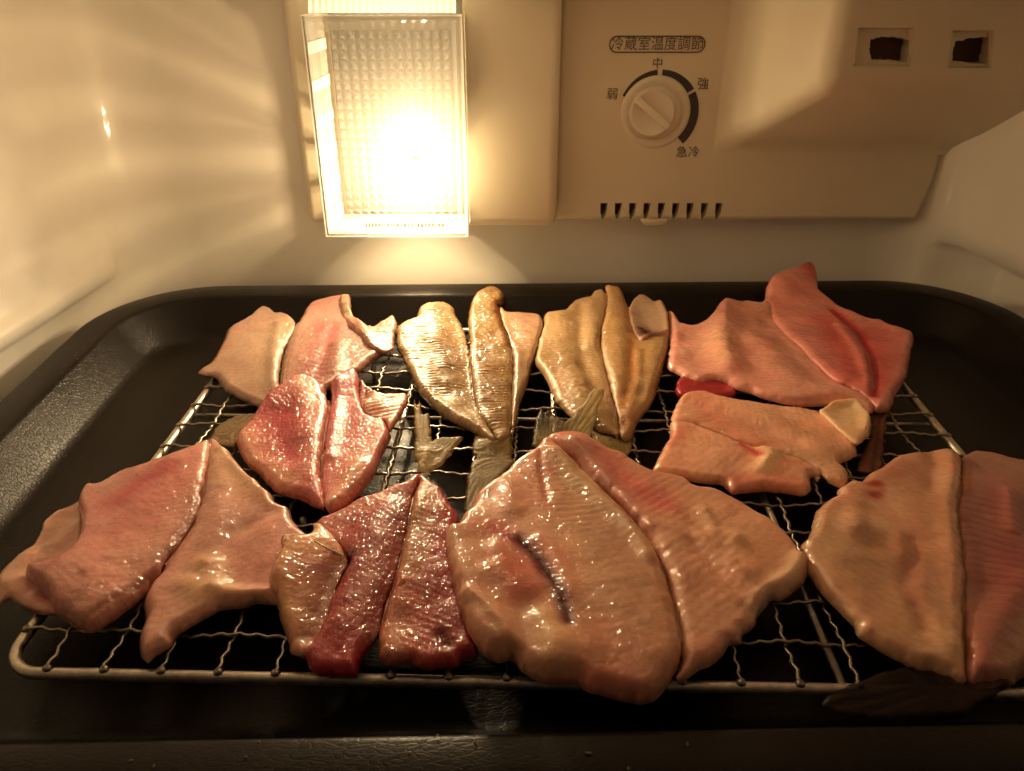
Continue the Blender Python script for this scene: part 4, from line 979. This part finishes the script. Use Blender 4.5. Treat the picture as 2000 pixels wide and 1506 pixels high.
f.sheet('fillet', [(960, 244), (1030, 280), (1082, 310), (1122, 360), (1162, 420), (1197, 480), (1190, 560), (1200, 640), (1215, 800), (1230, 950), (1250, 1060), (1280, 1170), (1310, 1282), (1222, 1300), (1182, 1350), (1100, 1352), (1010, 1366), (930, 1342), (880, 1330), (800, 1342), (740, 1322), (715, 1280), (735, 1180), (768, 1040), (803, 920), (842, 790), (872, 660), (903, 520), (930, 390), (952, 310)],
        t=8.5, er=6, z=1.5, col=(.56, .17, .11), col2=(.52, .13, .10), axis=((960, 260), (860, 1330)), mat=FL_R, lump=1.0,
        feats=[('col', [(1080, 350), (1120, 520), (1100, 760), (1140, 1000), (1200, 1200)], 6.5, (.46, .035, .06), .95), ('col', [(980, 360), (930, 560), (880, 820)], 6.5, (.60, .38, .18), .85), ('col', [(800, 1060), (790, 1280)], 6, (.72, .45, .30), .75), ('h', [(960, 420), (900, 700), (850, 1000)], 6, 1.8), ('h', [(1060, 500), (1020, 900)], 7, 1.2), ('both', [(1085, 1200), (1130, 1260)], 2.0, (.20, .02, .02), .8, -1.0), ('col', [(900, 1280), (1080, 1320), (1200, 1300)], 7, (.62, .20, .16), .7), ('rib', .4, 2.8, -.5, .15, None)])
f.bone([(512, 712, 0), (420, 665, .8), (342, 622, 2.0)], .6)

f.ox, f.oy, f.sc = C7
for q in f.seam: f.bridge(q, (0.26, 0.06, 0.04))
# --- the biggest fish, front centre right
f = Fish('largest peach fish at the front centre with a dark maroon slit in its left half', C8, .0028); f.start((1000, 900))
f.seam = [[(588, 88), (642, 130), (722, 180), (768, 232), (832, 282), (905, 352), (980, 428), (1040, 492), (1088, 552), (1138, 640), (1180, 735), (1220, 860), (1245, 940), (1268, 1045), (1280, 1140)]]
f.ox, f.oy, f.sc = (1000, 740, 5.8824)
f.sheet('tail_fin', [(235, 760), (245, 640), (262, 560), (290, 460), (330, 380), (355, 355), (372, 420), (405, 395), (440, 380), (470, 450), (540, 470), (600, 530), (650, 500), (705, 470), (720, 420), (770, 390), (830, 330), (880, 250), (940, 190), (990, 200), (1045, 210), (1030, 300), (990, 400), (950, 520), (920, 640), (880, 720), (780, 760), (600, 790), (420, 800), (330, 790)],
        t=1.7, er=1.5, z=0, zu=8, col=(.09, .062, .03), col2=(.14, .095, .045), axis=((380, 800), (700, 450)), mat=FIN, lump=.4, rays=((380, 1080), 40, .4, .5), tilt=((400, 760), (900, 300), 5.0, 8.5),
        feats=[('col', [(800, 650), (900, 420), (980, 230)], 8, (.55, .42, .20), .9), ('col', [(300, 700), (420, 700)], 5, (.36, .28, .12), .8)])
f.ox, f.oy, f.sc = C8
f.sheet('fillet', [(587, 88), (560, 92), (500, 130), (430, 160), (370, 210), (320, 255), (250, 300), (202, 350), (182, 400), (142, 450), (112, 520), (65, 548), (45, 600), (60, 700), (80, 800), (110, 900), (140, 1000), (160, 1060), (200, 1130), (260, 1190), (330, 1212), (400, 1200), (450, 1246), (520, 1282), (600, 1306), (740, 1306), (800, 1346), (900, 1371), (1000, 1401), (1090, 1407), (1150, 1390), (1200, 1331), (1240, 1270), (1275, 1200), (1275, 1100), (1255, 1000), (1230, 900), (1200, 790), (1160, 680), (1120, 600), (1070, 530), (1010, 460), (950, 400), (880, 330), (810, 260), (760, 220), (720, 180), (640, 128)],
        t=10, er=9, z=1.5, col=(.72, .44, .31), col2=(.75, .52, .37), edge=(.78, .56, .38), axis=((600, 100), (1050, 1390)), mat=FL_S, lump=.8,
        feats=[('lift', [(70, 600), (110, 900), (180, 1100)], 14, 4.5), ('lift', [(600, 100)], 16, 4),
               ('both', [(435, 600), (520, 690), (590, 790), (640, 880), (672, 970), (692, 1050)], 2.3, (.11, .008, .012), .98, -.4), ('col', [(300, 545), (380, 590), (450, 620)], 3.6, (.50, .05, .05), .85), ('col', [(440, 880), (400, 760), (520, 720)], 7, (.62, .20, .14), .75),
               ('h', [(540, 610), (650, 740), (705, 880), (712, 1000), (745, 1080)], 3.6, .8), ('both', [(640, 160), (740, 290), (850, 385), (960, 480), (1050, 590), (1110, 690)], 3.4, (.64, .52, .33), .8, 1.8), ('both', [(545, 120), (552, 250), (582, 400)], 1.5, (.58, .27, .19), .7, -.8),
               ('col', [(700, 330), (820, 560), (960, 900), (1060, 1080)], 13, (.62, .47, .30), .75), ('col', [(450, 200), (380, 380)], 9, (.74, .50, .37), .5), ('both', [(560, 1040), (590, 1120), (600, 1220)], 5, (.82, .65, .42), .85, 2.6), ('both', [(180, 920), (280, 1000), (370, 1110), (385, 1170)], 2.6, (.80, .60, .42), .7, 2.0), ('h', [(300, 700), (340, 800), (420, 860)], 8, 2.4), ('h', [(240, 640), (280, 720)], 5, -1.3), ('h', [(220, 1050), (300, 1150)], 9, 1.6),
               ('col', [(260, 720), (330, 840), (470, 980)], 12, (.78, .58, .40), .55), ('col', [(800, 1190), (700, 1290), (900, 1360)], 10, (.66, .32, .24), .55), ('both', [(690, 1170), (760, 1180)], 8, (.76, .52, .32), .6, 2.6),
               ('rib', .34, 3.4, 0, .16, ([(640, 330), (800, 480)], 17)), ('rib', .14, 4.4, .2, .05, ([(900, 700), (1000, 1100)], 30)), ('h', [(380, 320), (400, 440)], 5, 1.5), ('h', [(880, 900), (1080, 1200)], 20, 1.8)])
f.sheet('fillet', [(588, 86), (620, 60), (690, 45), (780, 60), (850, 90), (900, 115), (980, 130), (1050, 170), (1120, 210), (1200, 225), (1300, 250), (1360, 290), (1440, 300), (1530, 340), (1620, 390), (1700, 440), (1790, 500), (1860, 570), (1912, 640), (1946, 700), (1930, 770), (1882, 820), (1812, 872), (1762, 872), (1722, 912), (1682, 960), (1662, 1010), (1602, 1060), (1592, 1100), (1532, 1112), (1502, 1160), (1442, 1210), (1362, 1242), (1302, 1290), (1252, 1292), (1280, 1200), (1282, 1090), (1260, 970), (1206, 775), (1156, 662), (1105, 575), (1016, 455), (936, 375), (856, 305), (776, 245), (725, 180), (645, 132)],
        t=8.5, er=8, z=.8, col=(.73, .46, .33), col2=(.76, .54, .39), edge=(.77, .56, .40), axis=((640, 70), (1300, 1270)), mat=FL_S, lump=.9,
        feats=[('lift', [(640, 80), (760, 80)], 16, 4), ('both', [(720, 120), (860, 250), (980, 400), (1090, 540)], 4, (.62, .38, .30), .6, 1.6), ('col', [(830, 170), (1000, 300), (1160, 410)], 7, (.62, .21, .19), .75), ('col', [(620, 90), (680, 70)], 5, (.64, .27, .17), .7), ('h', [(730, 230), (850, 320), (960, 430)], 2.4, -1.4), ('col', [(740, 150), (830, 240)], 5, (.54, .34, .27), .6), ('h', [(1340, 620), (1480, 770), (1600, 890), (1660, 980)], 3, -1.5),
               ('h', [(1380, 600), (1500, 720), (1640, 880)], 4, 1.6), ('col', [(1400, 450), (1600, 560), (1780, 720)], 16, (.78, .56, .36), .6), ('both', [(1390, 450), (1450, 560), (1560, 600)], 3.2, (.80, .64, .44), .6, 1.4), ('both', [(1900, 690), (1840, 790), (1740, 860), (1680, 940)], 3, (.82, .70, .50), .8, 1.6), ('h', [(1560, 640), (1620, 760)], 6, 1.8), ('rib', .3, 4.2, .5, .06, ([(1200, 300), (1500, 800)], 26)), ('h', [(1180, 480), (1300, 760)], 10, 1.6)])

f.ox, f.oy, f.sc = C8
for q in f.seam: f.bridge(q, (0.36, 0.18, 0.1))
# --- shaded fish cut by the right edge
f = Fish('shadowed tan fish at the right edge, its dark tail drooping over the front wire', CR, .0022); f.start((1105, 800))
f.seam = [[(1094, 120), (1088, 230), (1074, 330), (1083, 450), (1097, 560), (1102, 700), (1098, 850), (1102, 1000), (1114, 1112)]]
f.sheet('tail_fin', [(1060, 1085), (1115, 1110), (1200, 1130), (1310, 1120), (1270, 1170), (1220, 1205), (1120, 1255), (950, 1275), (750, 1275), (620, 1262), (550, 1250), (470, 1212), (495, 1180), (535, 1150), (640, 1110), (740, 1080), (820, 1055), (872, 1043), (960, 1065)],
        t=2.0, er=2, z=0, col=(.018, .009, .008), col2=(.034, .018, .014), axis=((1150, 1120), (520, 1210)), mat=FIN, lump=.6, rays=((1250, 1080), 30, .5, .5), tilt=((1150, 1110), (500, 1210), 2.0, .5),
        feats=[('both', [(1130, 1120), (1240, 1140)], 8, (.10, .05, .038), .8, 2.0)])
f.sheet('fillet', [(795, 100), (850, 86), (950, 75), (1030, 70), (1076, 90), (1092, 150), (1086, 230), (1071, 330), (1080, 450), (1094, 560), (1100, 700), (1096, 850), (1100, 1000), (1112, 1112), (1060, 1100), (980, 1062), (900, 1042), (820, 1002), (740, 962), (680, 922), (640, 892), (610, 842), (560, 792), (520, 752), (470, 702), (440, 652), (400, 592), (375, 520), (385, 480), (420, 440), (450, 332), (510, 282), (545, 270), (545, 240), (600, 202), (645, 212), (680, 170), (740, 138)],
        t=8.5, er=9, z=.8, col=(.68, .46, .30), col2=(.71, .53, .36), edge=(.74, .60, .40), axis=((1060, 90), (1090, 1090)), mat=FL_S, lump=1.2,
        feats=[('h', [(1060, 120), (1050, 400), (1070, 700), (1090, 1000)], 6, 1.8), ('h', [(970, 110), (960, 260)], 4, -1.3), ('col', [(780, 190), (830, 160)], 6, (.64, .34, .24), .6), ('col', [(690, 245), (715, 240)], 2.2, (.42, .06, .04), .9), ('col', [(695, 292), (715, 285)], 2.0, (.42, .06, .04), .85), ('col', [(800, 540), (740, 600)], 13, (.64, .42, .29), .4), ('both', [(860, 500), (880, 560), (840, 700), (900, 830), (920, 900)], 3, (.60, .34, .22), .5, -1.2),
               ('both', [(450, 470), (560, 560), (640, 600)], 10, (.72, .57, .36), .6, 1.2), ('h', [(640, 440), (800, 500)], 7, 1.6), ('h', [(620, 340), (600, 450)], 5, 1.4), ('col', [(880, 900), (980, 1010)], 9, (.66, .52, .30), .6), ('h', [(860, 720), (960, 900), (1050, 1040)], 8, 1.6), ('rib', .15, 4.0, .4, .04, None)])
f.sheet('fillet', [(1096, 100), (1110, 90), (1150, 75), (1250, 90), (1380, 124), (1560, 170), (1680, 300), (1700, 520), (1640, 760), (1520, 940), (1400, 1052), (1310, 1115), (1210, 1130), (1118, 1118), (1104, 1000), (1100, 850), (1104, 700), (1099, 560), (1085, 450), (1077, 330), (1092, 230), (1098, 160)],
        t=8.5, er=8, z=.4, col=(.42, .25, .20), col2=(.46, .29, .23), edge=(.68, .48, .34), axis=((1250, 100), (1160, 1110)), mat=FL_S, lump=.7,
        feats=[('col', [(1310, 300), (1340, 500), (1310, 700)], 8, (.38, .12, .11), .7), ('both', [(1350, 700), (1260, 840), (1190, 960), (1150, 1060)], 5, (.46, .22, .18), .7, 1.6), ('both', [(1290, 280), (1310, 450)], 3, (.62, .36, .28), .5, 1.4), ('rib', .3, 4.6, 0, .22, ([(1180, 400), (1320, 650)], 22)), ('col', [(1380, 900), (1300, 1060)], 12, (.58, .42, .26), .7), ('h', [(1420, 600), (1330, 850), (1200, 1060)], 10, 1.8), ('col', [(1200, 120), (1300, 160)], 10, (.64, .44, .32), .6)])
f.ox, f.oy, f.sc = CR
for q in f.seam: f.bridge(q, (0.34, 0.18, 0.11))
# ================================================================== small specks of moisture and scratches on the tray rim
def specks():
    bm = bmesh.new(); rnd = random.Random(11)
    spots = [(928, 1448), (1228, 1500), (300, 1495), (255, 1485), (505, 1448), (855, 1435), (152, 700), (88, 690), (72, 735), (1343, 1452), (800, 1470), (480, 1478), (1150, 1470)]
    for x, y in spots:
        p = rayl(x, y, .0065); r = rnd.uniform(.0003, .0006)
        bmesh.ops.create_uvsphere(bm, u_segments=8, v_segments=6, radius=r, matrix=Matrix.Translation((p[0], p[1], .0063)) @ Matrix.Rotation(rnd.random() * 3, 4, 'Z') @ Matrix.Diagonal((rnd.uniform(1, 2), 1, .45, 1)))
    o = bm_obj('water_droplets', bm, M_DROP, M0=M); o['kind'] = 'stuff'
k = NT('droplet'); k.set(Roughness=.08, Base_Color=(.12, .10, .08, 1)); M_DROP = k.m
specks()
